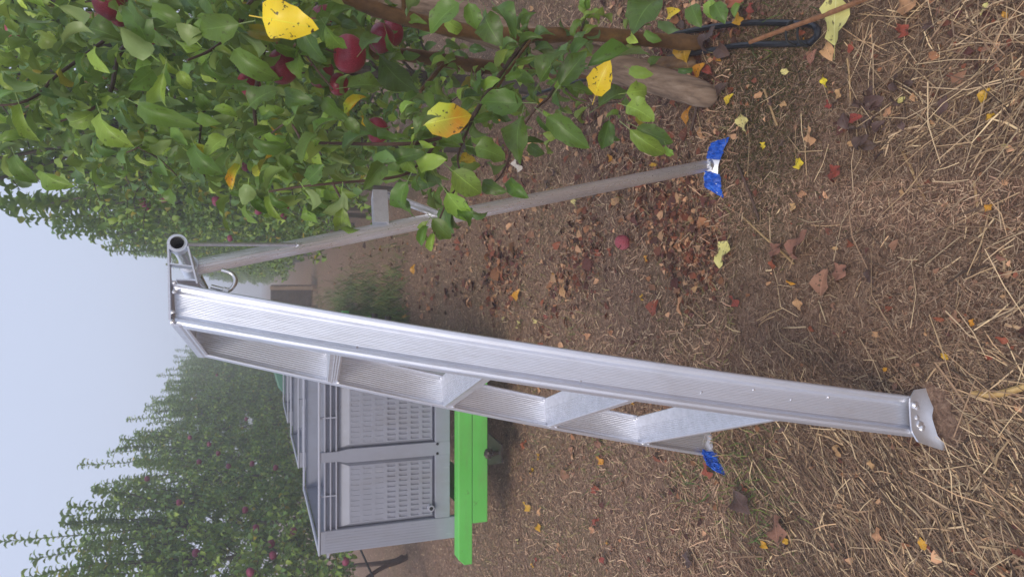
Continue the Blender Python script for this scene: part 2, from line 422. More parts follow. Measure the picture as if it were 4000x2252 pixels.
# steps
SD = .080
sp_prof = [(0, .001), (.002, .003)]
for i in range(9):
    a = .004 + i * .0052; sp_prof += [(a + .0006, .003), (a + .0013, .0018), (a + .002, .0018), (a + .0027, .003)]
sp_prof += [(SD - .002, .003), (SD, .001), (SD, -.020), (SD - .003, -.020), (SD - .003, -.001), (.0035, -.001), (.0035, -.024), (.0005, -.024), (.0, -.0225), (-.0008, -.020), (.0, -.0175), (-.0008, -.0145), (.0, -.012), (-.0008, -.009), (0, -.0065)]
for i in range(1, 5):
    a, b = lp(-1, S[i]), lp(1, S[i]); w_ = (b - a).normalized()
    mb = MB().ext(sp_prof, a - w_ * .004 + lf * .0012, b + w_ * .004 + lf * .0012, lf, Vector((0, 0, 1)))
    st = lk(mb, 'step', M_alu_s)
    for side in (-1, 1):
        for q, (dx, dz, r) in enumerate(((.004, -.006, .0062), (SD - .004, .002, .0058), (.0, -.024, .0045))):
            c = lp(side, S[i]) + lf * dx + Vector((0, 0, dz)) - ln * side * .004
            lk(MB().blob(c, r, i * 9 + q, 1), 'weld_bead', M_weld, st)
# top cap: hollow extrusion with the hinge ring at its back
c0, c1 = lp(-1, S[0]) - ln * .028, lp(1, S[0]) + ln * .028
zz = Vector((0, 0, 1))
def sec(pts, name, m, parent=None, a=c0, b=c1):
    return lk(MB().ext(pts, a, b, lf, zz), name, m, parent)
def bar(p, q, t):
    (ax, az), (bx, bz) = p, q; l = math.hypot(bx - ax, bz - az); nx, nz = -(bz - az) / l * t / 2, (bx - ax) / l * t / 2
    return [(ax + nx, az + nz), (bx + nx, bz + nz), (bx - nx, bz - nz), (ax - nx, az - nz)]
capo = sec([(-.004, -.024), (-.0048, -.020), (-.004, -.016), (-.0048, -.011), (-.004, -.006), (-.003, .002), (.010, .0075), (.096, .0118), (.096, .0078), (.010, .0035), (0, 0), (-.001, -.024)], 'top_cap', M_alu)
for c0_, c1_ in ((c1 - ln * .020, c1), (c0, c0 + ln * .020)):
    sec(bar((.0955, .0098), (.166, .0132), .0036), 'hinge_flange', M_alu, capo, c0_, c1_)
    sec(bar((.1605, -.0225), (.082, -.0415), .0035), 'lower_plate', M_alu, capo, c0_, c1_)
    sec(bar((.1235, .0112), (.118, -.0305), .0026), 'web_plate', M_alu, capo, c0_ + ln * .0005, c1_ - ln * .0005)
sec(bar((.0955, .000), (.0955, -.037), .0030), 'back_web', M_alu, capo, c0, c1 - ln * .021)
rc = (.1665, -.0035)
def ring_mesh(a, b, ro, ri, seg=28):
    mb = MB(); vs = []
    for p in (a, b):
        for r in (ro, ri):
            for q in range(seg):
                t = 2 * math.pi * q / seg; vs.append(p + lf * (r * math.cos(t)) + zz * (r * math.sin(t)))
    fs = []
    for q in range(seg):
        q2 = (q + 1) % seg; A, B, C_, D = 0, seg, 2 * seg, 3 * seg
        fs += [(A + q, A + q2, C_ + q2, C_ + q), (B + q2, B + q, D + q, D + q2), (A + q2, A + q, B + q, B + q2), (C_ + q, C_ + q2, D + q2, D + q)]
    return mb.add(vs, fs)
o0 = lf * rc[0] + zz * rc[1]
lk(ring_mesh(c1 + o0 - ln * .02, c1 + o0 + ln * .0005, .0188, .0150), 'hinge_ring', M_alu, capo, smooth=True)
lk(ring_mesh(c0 + o0, c1 + o0 + ln * .0015, .0148, .0130), 'hinge_tube', M_shiny, capo, smooth=True)
lk(MB().tube([c1 + o0 - ln * .04, c1 + o0 - ln * .039], .0129, 20), 'tube_shade_disc', M_dark, capo)  # near-black disc: shade inside the open tube, put in as colour
# weld beads along the joint
mb = None
for i in range(15):
    t = i / 14; p = lp(1, S[0] - .001 - .075 * t) + lg * (WR - .001) + ln * .012 + zz * .004
    lk(MB().blob(p, .0052, 40 + i, 1, (.6, 1.3, .6)), 'weld_bead', M_weld, capo)
for i in range(5):
    p = c1 + lf * (.004 + .019 * (i % 2) + (.06 if i > 2 else 0)) + zz * (.001 - .003 * i / 5) + ln * .001
    lk(MB().blob(p, .005, 80 + i, 1), 'weld_bead', M_weld, capo)
# pail hook on the near rail
hp = lambda X, Y: CAM + ray(X, Y) * (((lp(1, S[0]) + lg * WR + ln * .02 - CAM).dot(ln)) / ray(X, Y).dot(ln))
hook_pts = [hp(825, 1118), hp(860, 1127), hp(893, 1133), hp(912, 1118), hp(920, 1092), hp(908, 1070), hp(888, 1060), hp(866, 1054)]
lk(MB().tube(smooth_path(hook_pts, 5), .0045, 10), 'hook', M_shiny, smooth=True)
lk(MB().tube([hp(872, 1136), hp(893, 1140)], .0085, 8), 'hook_socket', M_weld, smooth=True)
# pole (third leg)
mid = (lp(1, S[0]) + lp(-1, S[0])) / 2 + o0
pf = Vector((.376, 1.778, .035))
pd = (pf - mid).normalized(); px_ = pd.cross(ln).normalized(); py_ = pd.cross(px_).normalized()
pp = []
for q in range(40):
    t = 2 * math.pi * q / 40; r = .0176 + (.0006 if q % 2 else 0)
    pp.append((r * math.cos(t) * 1.02, r * math.sin(t) * .95))
pole = lk(MB().ext(pp, mid + pd * .012, pf, px_, py_), 'pole', M_pole)
lk(MB().tube([mid - ln * .03, mid + ln * .03], .0200, 20), 'hinge_collar', M_alu, pole, smooth=True)
bp = mid + pd * .235
for side in (1,):
    e = (c1 if side > 0 else c0) + o0 - ln * .006 * side - zz * .018
    q = bp + px_ * (.0 if True else 0) + ln * .016 * side
    lk(MB().tube([e, e.lerp(q, .5), q], .0042, 8), 'brace_rod', M_alu, smooth=True)
    lk(MB().blob(q, .008, 5 + side, 1), 'weld_bead', M_weld, pole)
# bracket on the pole
bk = mid + pd * .435
out_ = (lf - pd * lf.dot(pd)).normalized(); out_ = lf * .94 + zz * .10
def ub(mb, o, e1, e2, e3, a, b, c):
    vs = [o + e1 * (a * i) + e2 * (b * j) + e3 * (c * k2) for k2 in (0, 1) for i, j in ((0, 0), (1, 0), (1, 1), (0, 1))]
    return mb.add(vs, [(0, 3, 2, 1), (4, 5, 6, 7), (0, 1, 5, 4), (1, 2, 6, 5), (2, 3, 7, 6), (3, 0, 4, 7)])
o_ = bk + lf * .012 - ln * .028 - zz * .020
mb = MB(); ub(mb, o_, lf, ln, zz, .085, .003, .036); ub(mb, o_ + ln * .053, lf, ln, zz, .085, .003, .036)
ub(mb, o_ + ln * .0031 , lf, ln, zz, .085, .0498, .003); ub(mb, o_ + lf * .082 + ln * .0031, lf, ln, zz, .003, .0498, .0358)
brk = lk(mb, 'bracket', M_alu_s)
e = o_ + lf * .078 + ln * .045 + zz * .006; q = mid + pd * .60 + px_ * 0 + ln * .014
mb = MB(); d_ = (q - e).normalized(); s1 = d_.cross(ln).normalized()
mb.ext([(-.008, -.006), (.008, -.006), (.008, .006), (.0055, .006), (.0055, -.003), (-.0055, -.003), (-.0055, .006), (-.008, .006)], e, q, s1, ln)
lk(mb, 'bracket_strut', M_alu_s, brk)
# ladder feet
def foot(name, cen, lat, dn, nrm, wid, hgt, m, horn=.03, bend=.012, seed=0, crumple=0, urange=(-1, 1), parent=None, dip=(1, 1), tilt=0):
    rr = random.Random(seed); nu, nv = 22, 7; vs = []; fs = []
    for k2 in (0, 1):
        for j in range(nv):
            v = j / (nv - 1)
            for i in range(nu):
                u = urange[0] + (urange[1] - urange[0]) * i / (nu - 1); au = abs(u); hs = max(0, (au - .55) / .45)
                sgn = dip[0] if u < 0 else dip[1]
                topz = -.012 + .010 * hs; botz = hgt * (.62 + .38 * au) + horn * hs ** 1.1 * sgn
                z = topz + (botz - topz) * v
                x = u * wid * (.86 + .14 * v) * (1 - .10 * hs * (1 - v))
                b = bend * (au ** 2) + .008 * v * v + tilt * z
                p = cen + lat * x + dn * z + nrm * (b - .004 * k2)
                if crumple: p = p + nrm * rr.uniform(-1, 1) * crumple * .6 + lat * rr.uniform(-1, 1) * crumple * .4 + dn * rr.uniform(-1, 1) * crumple * .5
                vs.append(p)
    for k2 in (0, 1):
        o = k2 * nu * nv
        for j in range(nv - 1):
            for i in range(nu - 1):
                a = o + j * nu + i; fs.append((a, a + 1, a + nu + 1, a + nu))
    n1 = nu * nv
    for i in range(nu - 1):
        fs.append((i, i + 1, n1 + i + 1, n1 + i)); a = (nv - 1) * nu + i; fs.append((a, a + 1, n1 + a + 1, n1 + a))
    for j in range(nv - 1):
        for i in (0, nu - 1):
            a = j * nu + i; fs.append((a, a + nu, n1 + a + nu, n1 + a))
    return lk(MB().add(vs, fs), name, m, parent, smooth=True)
M_foot = m_alu('foot_plate_metal', (.86, .86, .9), .35, (25, 25, 25), .12)
fp = foot('foot_plate', lp(1, .024) + lg * .040 + ln * .030, -lg, -la, ln, .070, .044, M_foot, .022, .004, 1, dip=(.2, 1.3), tilt=.15)
fp['label'] = 'flared foot plate under the near rail'
for i, (g, dz, r, sc_) in enumerate(((.062, .006, .0075, (1, .6, 1.3)), (.057, .002, .006, (1, .6, 1)), (.036, .003, .005, (1, .6, 1)), (.022, -.003, .0075, (1.2, .6, 1.2)), (.014, -.008, .008, (1.2, .6, 1.2)), (.009, -.012, .006, (1, .6, 1)))):
    lk(MB().blob(lp(1, .02) + lg * g + la * dz + ln * .031, r, 60 + i, 2, sc_), 'weld_bead', M_weld, fp, smooth=True)
# far foot, wrapped
ff_ = foot('foot_plate', lp(-1, .066) + lg * .04 - ln * .003, -lg, -la, ln, .060, .026, M_foot, .012, .0, 3, crumple=.002)
ff_['label'] = 'far foot plate with blue plastic film'
foot('blue_film', lp(-1, .075) + lg * .038 + ln * .012, -lg, -la, ln, .080, .042, M_blue, .012, .010, 4, crumple=.006, urange=(.35, 1.25), parent=ff_)
foot('blue_film', lp(-1, .07) + lg * .038 + ln * .002, -lg, -la, ln, .072, .030, M_blue, .012, .0, 14, crumple=.004, urange=(-1.1, -.72), parent=ff_)
# pole foot
pc = pf + pd * .002
nl_ = Vector((-.10, -.93, .30)).normalized(); lt_ = Vector((.93, -.12, -.12)); lt_ = (lt_ - nl_ * lt_.dot(nl_)).normalized(); dn_ = nl_.cross(lt_); dn_ = dn_ if dn_.z < 0 else -dn_
pl = foot('foot_plate', pc + nl_ * .018 + zz * .004, lt_, dn_, nl_, .080, .034, M_foot, .006, -.012, 5)
pl['label'] = 'pole foot plate with blue plastic film'
foot('blue_film', pc + nl_ * .024 + zz * .004, lt_, dn_, nl_, .086, .044, M_blue, .012, -.014, 6, crumple=.005, urange=(-1.05, -.28), parent=pl)
foot('blue_film', pc + nl_ * .024 + zz * .008, lt_, dn_, nl_, .086, .038, M_blue, .004, -.014, 7, crumple=.005, urange=(.22, 1.05), parent=pl)
lk(MB().blob(pf + nl_ * .022 + zz * .002, .013, 9, 2, (1.3, .5, .8)), 'weld_bead', M_weld, pl, smooth=True)

# ================================================================== bins on the green trailer
BW, BH, BX = .96, .712, -1.32
def make_bin(y0, dep, zb, label, m=M_bin, mr=M_binr):
    t = thing('fruit_bin', label, 'bin', (BX, y0, zb), 'grey plastic fruit bins on the trailer')
    def pt(mb, n, mm, par=None, **k): return mb.build(n, mm, par or t, **k)
    # walls behind the front relief
    wl = MB(); wl.box((.004, .036, .03), (BW - .004, .046, BH - .03)); wl.box((.004, dep - .012, .03), (BW - .004, dep - .002, BH - .02))
    wl.box((.004, .0461, .03), (.014, dep - .0121, BH - .02)); wl.box((BW - .014, .0461, .03), (BW - .004, dep - .0121, BH - .02)); wl.box((.0141, .0461, .03), (BW - .0141, dep - .0121, .045))
    pt(wl, 'wall', m)
    # bin rim: proud lip all round
    rm = MB(); lip = [(-.014, -.03), (.018, -.03), (.018, 0), (-.014, 0)]
    rm.box((-.004, -.004, BH - .010), (BW + .004, .012, BH + .001)); rm.box((-.004, dep - .03, BH - .012), (BW + .004, dep, BH + .001))
    rm.box((-.004, .0121, BH - .011), (.026, dep - .0301, BH)); rm.box((BW - .026, .0121, BH - .011), (BW + .004, dep - .0301, BH))
    pt(rm, 'rim', mr, bevel=.003)
    for xx in (0, BW - .115):       # corner posts with feet
        c = MB().box((xx, 0, 0), (xx + .115, .034, BH - .0105)); cp = pt(c, 'corner_post', m, bevel=.006)
        r_ = MB()
        for q in range(7): r_.box((xx + .012 + q * .014, -.0012, .12), (xx + .0145 + q * .014, .0005, BH - .03))
        pt(r_, 'post_ridges', m, cp)
    c = MB()                          # middle post, flared under the ribs
    c.add([(.446, 0, .04), (.514, 0, .04), (.514, 0, .567), (.446, 0, .567), (.446, .034, .04), (.514, .034, .04), (.514, .034, .567), (.446, .034, .567)],
          [(0, 1, 2, 3), (4, 7, 6, 5), (0, 4, 5, 1), (1, 5, 6, 2), (2, 6, 7, 3), (3, 7, 4, 0)])
    c.add([(.446, 0, .567), (.514, 0, .567), (.505, 0, .62), (.455, 0, .62), (.446, .034, .567), (.514, .034, .567), (.505, .034, .62), (.455, .034, .62)],
          [(0, 1, 2, 3), (4, 7, 6, 5), (0, 4, 5, 1), (1, 5, 6, 2), (2, 6, 7, 3), (3, 7, 4, 0)])
    c.box((.455, 0, .6201), (.505, .034, BH - .0105)); pt(c, 'middle_post', m)
    bb = MB().box((.1151, .001, .04), (.4459, .034, .118)); bb.box((.5141, .001, .04), (BW - .1151, .034, .118)); bn = pt(bb, 'bottom_band', m, bevel=.002)
    for hx in (.455, .505): pt(MB().tube([(hx, -.003, .108), (hx, .003, .108)], .007, 12), 'bolt_hole', M_dark, bn)
    for a, b in ((.1151, .455), (.505, BW - .1151)):
        rb = MB()
        for zq in (.624, .652, .680): rb.box((a, .006, zq - .003), (b, .034, zq + .003))
        rb.box(((a + b) / 2 - .003, .008, .6271), ((a + b) / 2 + .003, .034, BH - .0105))
        pt(rb, 'rib', mr)
        # bevelled vent panel with recessed upright slots
        a2, b2 = (a, .4459) if a < .3 else (.5141, b)
        vp = MB(); y1 = .010
        vp.add([(a2, .034, .618), (b2, .034, .618), (b2 - .02, y1, .560), (a2 + .02, y1, .560)], [(0, 3, 2, 1)])
        vp.add([(a2, .034, .119), (b2, .034, .119), (b2 - .02, y1, .134), (a2 + .02, y1, .134)], [(0, 1, 2, 3)])
        vp.add([(a2, .034, .618), (a2 + .02, y1, .560), (a2 + .02, y1, .134), (a2, .034, .119)], [(0, 1, 2, 3)])
        vp.add([(b2, .034, .618), (b2 - .02, y1, .560), (b2 - .02, y1, .134), (b2, .034, .119)], [(0, 3, 2, 1)])
        nx, nz = 11, 7; pxs = [a2 + .02]; w0 = b2 - a2 - .04; cw = w0 / nx; chh = (.560 - .134) / nz
        slots = set()
        xs = [a2 + .02]; 
        for q in range(nx): xs += [a2 + .02 + q * cw + cw * .26, a2 + .02 + q * cw + cw * .74]
        xs.append(b2 - .02); zs = [.134]
        for q in range(nz): zs += [.134 + q * chh + chh * .16, .134 + q * chh + chh * .84]
        zs.append(.560)
        for i in range(len(xs) - 1):
            for j in range(len(zs) - 1):
                s_ = i % 2 == 1 and j % 2 == 1
                if s_:
                    yb = y1 + (.006 if j < 8 else .0022); X0, X1, Z0, Z1 = xs[i], xs[i + 1], zs[j], zs[j + 1]
                    vp.add([(X0, y1, Z0), (X1, y1, Z0), (X1, y1, Z1), (X0, y1, Z1), (X0, yb, Z0), (X1, yb, Z0), (X1, yb, Z1), (X0, yb, Z1)],
                           [(4, 5, 6, 7), (0, 1, 5, 4), (1, 2, 6, 5), (2, 3, 7, 6), (3, 0, 4, 7)])
                else: vp.add([(xs[i], y1, zs[j]), (xs[i + 1], y1, zs[j]), (xs[i + 1], y1, zs[j + 1]), (xs[i], y1, zs[j + 1])], [(0, 1, 2, 3)])
        o = obj('vent_panel', vp.mesh('vent_panel', m, fix=False), None, t)
    return t
b1 = make_bin(3.55, 1.2, .333, 'nearest grey plastic fruit bin with slotted panels, at the back end of the green trailer')
dr = MB().tube([(0, .012, 0), (0, -.020, 0)], .016, 16).build('drain_boss', M_binr, b1, smooth=True); dr.location = (.175, 0, .145)
MB().tube([(0, -.0195, 0), (0, -.0215, 0)], .010, 14).build('drain_hole', M_dark, dr)
mb = MB().box((0, 0, .0), (.04, .004, .012)); o = mb.build('latch_tab', M_binr, b1); o.location = (-.038, .05, .655)
def copy_tree(o, parent=None):
    c = o.copy(); link(c); c.parent = parent
    for ch in list(o.children): copy_tree(ch, c)
    return c
for y, lb in ((5.33, 'second grey plastic fruit bin, its rim showing behind the nearest bin'), (7.15, 'third grey plastic fruit bin, farthest along the trailer')):
    c = copy_tree(b1); c.location = (BX, y, .333); c['label'] = lb
# teal bin beyond
tb = thing('covered_bin', 'teal green rounded plastic bin beyond the last grey bin', 'bin', (BX, 9.0, .333))
prf = [(0, 0), (.96, 0), (.96, .62), (.90, .74), (.72, .80), (.30, .80), (.10, .745), (0, .66)]
MB().ext(prf, (0, 0, 0), (0, 1.2, 0), (1, 0, 0), (0, 0, 1)).build('body', M_teal, tb, bevel=.02)
MB().box((-.01, -.02, .60), (.97, 1.22, .63)).build('rim', M_teal, tb)

tr = thing('green_trailer', 'bright green steel bin trailer with a ball hitch on its rear beam', 'trailer', (0, 3.5, .16))
def tp(mb, n, m, par=None, **k):
    o = mb.build(n, m, None, **k); o.parent = par or tr
    if par is None: o.matrix_parent_inverse = Matrix.Translation((0, -3.5, -.16))
    return o
u = MB(); yb0, yb1 = 3.46, 3.545
u.add([(x, y, z) for y in (yb0, yb1) for x, z in ((-1.435, .277), (-1.435, .318), (-1.405, .350), (-.26, .350), (-.26, .277))],
      [(0, 1, 2, 3, 4), (9, 8, 7, 6, 5), (0, 5, 6, 1), (1, 6, 7, 2), (2, 7, 8, 3), (3, 8, 9, 4), (4, 9, 5, 0)])
tp(u, 'upper_beam', M_green, bevel=.003)
lb_ = tp(MB().box((-1.225, 3.464, .192), (-.45, 3.60, .2745)), 'lower_beam', M_green, bevel=.003)
for x in (-1.15, -.55): tp(MB().box((x, 3.63, .20), (x + .08, 10.3, .328)), 'side_rail', M_green)
for y in (5.2, 7.0, 8.8): tp(MB().box((-1.40, y, .25), (-.28, y + .12, .3275)), 'cross_beam', M_green)
hx = on_x(1885, 1785, -.845).x
hb_ = MB()
hb_.add([(-.93, 3.466, .191), (-.76, 3.466, .191), (-.80, 3.34, .158), (-.89, 3.34, .158), (-.93, 3.466, .180), (-.76, 3.466, .180), (-.80, 3.34, .148), (-.89, 3.34, .148)],
        [(0, 1, 2, 3), (4, 7, 6, 5), (0, 4, 5, 1), (1, 5, 6, 2), (2, 6, 7, 3), (3, 7, 4, 0)])
hp_ = tp(hb_, 'hitch_plate', M_ball)
tp(MB().tube([(-.845, 3.37, .160), (-.845, 3.37, .195)], .012, 10), 'ball_stem', M_ball, None, smooth=True)
tp(MB().blob((-.845, 3.37, .216), .0255, 1, 3, (1, 1, 1)), 'hitch_ball', M_ball, None, smooth=True)
for x in (-1.42, -.62):
    for y in (6.2, 6.95):
        wmb = MB(); seg = 24
        rp = [(.0, .13), (.01, .17), (.0, .2), (.02, .225), (.13, .225), (.15, .2), (.14, .17), (.15, .13)]
        vs = [(x - .03 + a, y + r * math.cos(2 * math.pi * q / seg), .226 + r * math.sin(2 * math.pi * q / seg)) for a, r in rp for q in range(seg)]
        fs = [(i * seg + q, i * seg + (q + 1) % seg, (i + 1) * seg + (q + 1) % seg, (i + 1) * seg + q) for i in range(len(rp) - 1) for q in range(seg)]
        fs += [tuple(range(seg)), tuple((len(rp) - 1) * seg + q for q in range(seg))]
        wh = tp(wmb.add(vs, fs), 'wheel', M_tyre, smooth=True)
        tp(MB().tube([(x + .0, y, .226), (x + .115, y, .226)], .06, 12), 'hub', M_green, None)
tp(MB().tube([(-1.40, 6.2, .226), (-.25, 6.2, .226)], .03, 8), 'axle', M_ball); tp(MB().tube([(-1.40, 6.95, .226), (-.25, 6.95, .226)], .03, 8), 'axle', M_ball)

# far wooden bin in the alley
M_woodd = simple('dark_old_wood', (.075, .052, .04), .85, 0, 12, .5, .4)
wb = thing('wooden_bin', 'weathered wooden slat bin standing far down the misty alley', 'bin', (-1.0, 16.5, .1))
for k2 in range(5):
    z = k2 * .175
    for yy in (0, 1.17): MB().box((0, yy, z + .05), (1.08, yy + .025, z + .205)).build('plank', M_woodd, wb)
    for xx in (0, 1.055): MB().box((xx, .026, z + .05), (xx + .025, 1.169, z + .205)).build('plank', M_woodd, wb)
for xx in (.03, .50, .97): MB().box((xx, -.05, 0), (xx + .08, -.001, .94)).build('post', M_wood, wb)
for yy in (.0, .55, 1.1): MB().box((0, yy + .03, -.1), (1.08, yy + .1, .049)).build('skid', M_wood, wb)

# ================================================================== leaf templates
def leaf_tpl(seed, nl=8, hw=2, L=.07, W=.042, curl=1.2, fold=.5, twist=.3, wave=.12, petiole=.3, serr=.05):
    r = np.random.default_rng(seed); vs = []; uv = []; fs = []
    # petiole
    base = np.array([0., 0, 0]); ang = .35; n_p = 0
    if petiole:
        pl_ = petiole * L
        for t in (0, 1):
            for s in (-1, 1): vs.append((t * pl_, s * .0006 * (L / .07), .25 * pl_ * t)); uv.append((.5, 0))
        fs.append((0, 1, 3, 2)); base = np.array([pl_, 0, .25 * pl_]); n_p = 4
    c = base.copy(); dl = L / nl; cols_ = 2 * hw + 1
    for i in range(nl + 1):
        t = i / nl
        wd = W / 2 * ((math.sin(math.pi * t ** .78) ** .8) * (1.06 - .30 * t ** 3) if 0 < t < 1 else (.07 if t == 0 else .0))
        if 0 < t < 1: wd *= 1 + serr * (1 if i % 2 else -1)
        a = ang - curl * t; tw = twist * t
        for j in range(cols_):
            u = (j - hw) / hw; f_ = fold * (1 - .3 * t)
            y = u * wd * math.cos(f_); z = abs(u) * wd * math.sin(f_) + wave * wd * math.sin(t * 9 + seed + (2 if u > 0 else 0)) * u * u
            y2 = y * math.cos(tw) - z * math.sin(tw); z2 = y * math.sin(tw) + z * math.cos(tw)
            vs.append((c[0] - z2 * math.sin(a), c[1] + y2, c[2] + z2 * math.cos(a))); uv.append((j / (cols_ - 1), t))
        c = c + np.array([math.cos(a), 0, math.sin(a)]) * dl
    for i in range(nl):
        for j in range(cols_ - 1):
            a = n_p + i * cols_ + j; fs.append((a, a + cols_, a + cols_ + 1, a + 1))
    return np.array(vs), np.array(fs), np.array(uv)
TPL = []
for s in range(9):
    TPL.append(leaf_tpl(s + 1, L=.078, W=.043, curl=[.9, 1.5, 2.1, 1.1, 1.8, .8, 2.5, 1.4, 1.1][s], fold=[.5, .75, .9, .4, .65, .55, 1.0, 1.15, .8][s], twist=[.3, -.5, .2, -.2, .6, -.4, .1, .4, -.7][s], wave=[.25, .4, .3, .45, .3, .4, .3, .2, .35][s]))
TPL_BG = [leaf_tpl(30 + s, nl=4, hw=1, curl=[1.9, 2.3, 1.4, 2.0][s], fold=[.5, .7, .35, .9][s], twist=[.2, -.3, .4, 0][s], petiole=0, serr=0) for s in range(4)]
TPL_FLAT = [leaf_tpl(50 + s, curl=[.25, .5, .9, .1, .7][s], fold=[.1, .3, .5, -.2, .2][s], twist=[.2, -.3, .5, .1, -.6][s], wave=[.4, .6, .3, .7, .5][s], petiole=.25) for s in range(5)]

def frames(tip, nrm):
    """rows of rotation matrices from direction and normal arrays"""
    x = tip / np.linalg.norm(tip, axis=1, keepdims=True); y = np.cross(nrm, x); y /= np.linalg.norm(y, axis=1, keepdims=True) + 1e-9
    z = np.cross(x, y); return np.stack([x, y, z], 2)
def scatter(tpls, pos, tip, nrm, scale, tint, name, m, wscale=None):
    pos, tip, nrm, scale, tint = map(np.asarray, (pos, tip, nrm, scale, tint)); n = len(pos)
    F = frames(tip, nrm); which = rng.integers(0, len(tpls), n); VS = []; FS = []; TS = []; US = []; o = 0
    for k2, (v, f, uv) in enumerate(tpls):
        idx = np.where(which == k2)[0]
        if not len(idx): continue
        vv = v[None] * scale[idx, None, None]
        if wscale is not None: vv = vv * np.stack([np.ones(len(idx)), wscale[idx], np.ones(len(idx))], 1)[:, None]
        w_ = np.einsum('nij,nkj->nki', F[idx], vv) + pos[idx][:, None]
        VS.append(w_.reshape(-1, 3)); FS.append((f[None] + (np.arange(len(idx)) * len(v))[:, None, None] + o).reshape(-1, 4))
        TS.append(np.repeat(tint[idx], len(v), 0)); US.append(np.tile(uv, (len(idx), 1))); o += len(idx) * len(v)
    me = np_mesh(name, np.concatenate(VS), np.concatenate(FS), m, np.concatenate(TS), np.concatenate(US))
    me.polygons.foreach_set('use_smooth', [True] * len(me.polygons))
    return me
def rot_of(tip, nrm):
    x = Vector(tip).normalized(); y = Vector(nrm).cross(x)
    if y.length < 1e-4: y = Vector((0, 1, 0)).cross(x)
    y.normalize(); z = x.cross(y); mm = Matrix((x, y, z)).transposed(); return mm.to_4x4()
def leaf_tints(n, ylw=.03, r=rng):
    base = np.array([[.095, .17, .03], [.14, .225, .035], [.20, .285, .045], [.065, .13, .04], [.27, .35, .06], [.10, .18, .06]])
    c = base[r.integers(0, 6, n)] * r.uniform(1.0, 1.85, (n, 1))
    y = r.random(n) < ylw; c[y] = np.array([.55, .38, .03]) * r.uniform(.6, 1.1, (y.sum(), 1)); return c

# ================================================================== background orchard rows
def make_tree(seed, lead, height, dens=1.12, hang=.45, spread=.64, name='apple_tree'):
    """a spindle apple tree: stem, laterals and leaf bearing shoots; origin at the foot"""
    r = np.random.default_rng(seed); ry = random.Random(seed)
    t = bpy.data.objects.new(name, None); link(t)
    trunk = MB(); zt = height * .72
    tp_ = [Vector((ry.uniform(-.03, .03) * (i > 0), ry.uniform(-.03, .03) * (i > 0), zt * i / 5)) for i in range(6)]
    trunk.tube(smooth_path(tp_, 3), list(np.linspace(.030, .014, 16)), 7)
    trunk.build('trunk', M_barkbg, t, smooth=True)
    wood = MB(); pos = []; tip = []; nrm = []; sc_ = []
    def shoot(pts, r0, leafy0=.15, gap=.024, size=1.0):
        pts = smooth_path(pts, 4); n_ = len(pts); wood.tube(pts, list(np.linspace(r0, .0016, n_)), 4, False)
        L = sum((pts[i + 1] - pts[i]).length for i in range(n_ - 1)); k_ = int(L / gap * dens); ph = ry.uniform(0, 6)
        for q in range(k_):
            f = leafy0 + (1 - leafy0) * (q + ry.random() * .5) / k_; x = f * (n_ - 1); i = min(int(x), n_ - 2); p = pts[i].lerp(pts[i + 1], x - i)
            d = (pts[i + 1] - pts[i]).normalized(); a = ph + q * 2.4
            o = d.orthogonal().normalized(); o2 = d.cross(o); side = o * math.cos(a) + o2 * math.sin(a)
            tipd = side + d * .35 + Vector((0, 0, .15)); up_ = Vector((ry.uniform(-.3, .3), ry.uniform(-.3, .3), 1)) + d * .3
            pos.append(p); tip.append(tipd); nrm.append(up_); sc_.append(size * ry.uniform(.65, 1.1))
    for (dx, dy, hh) in [(ry.uniform(-.3, .3), ry.uniform(-.4, .4), height * ry.uniform(.82, .93)) for _ in range(7)] + list(lead):         # upright leaders
        a = Vector((dx * .2, dy * .2, zt * .75)); b = Vector((dx * .9, dy * .9, zt * 1.0)); c = Vector((dx + ry.uniform(-.04, .04), dy + ry.uniform(-.04, .04), hh))
        shoot([a, b, b.lerp(c, .5) + Vector((ry.uniform(-.03, .03), ry.uniform(-.03, .03), 0)), c], .010, .1, .026, 1.42)
    nl = 54
    for q in range(nl):
        z0 = .45 + (zt - .12 - .45) * (q / nl) ** .95; a = q * 2.39996 + ry.uniform(-.5, .5); ln_ = spread * (1.05 - .55 * z0 / height) * ry.uniform(.6, 1.15)
        d = Vector((math.cos(a), math.sin(a) * 1.05, 0)); s0 = Vector((0, 0, z0))
        rise = ry.uniform(.05, .5) * ln_; dr_ = ry.uniform(-.1, hang) * ln_
        e1 = s0 + d * ln_ * .5 + Vector((0, 0, rise)); e2 = s0 + d * ln_ + Vector((ry.uniform(-.06, .06), ry.uniform(-.06, .06), rise - dr_))
        shoot([s0, e1, e2], .007, .25)
        if q % 2 == 0:                # upright or hanging side shoot
            k3 = Vector((ry.uniform(-.15, .15), ry.uniform(-.15, .15), ry.choice((.30, .24, -.22)))); shoot([e1, e1 + k3 * .5, e1 + k3], .004, .1)
        for w2 in range(2):
            pz = s0.lerp(e1, ry.uniform(.3, 1)); k3 = Vector((ry.uniform(-.16, .16), ry.uniform(-.16, .16), ry.uniform(-.12, .14))); shoot([pz, pz + k3 * .6, pz + k3], .003, .0, .012)
    obj('branches', wood.mesh('branches', M_barkbg, fix=False), None, t)
    n_ = len(pos); me = scatter(TPL_BG, [tuple(p) for p in pos], [tuple(p) for p in tip], [tuple(p) for p in nrm], np.array(sc_) * 1.0, leaf_tints(n_, .03, r), 'crown', M_leaf_a)
    o = obj('crown', me, None, t); o['kind'] = 'stuff'
    return t
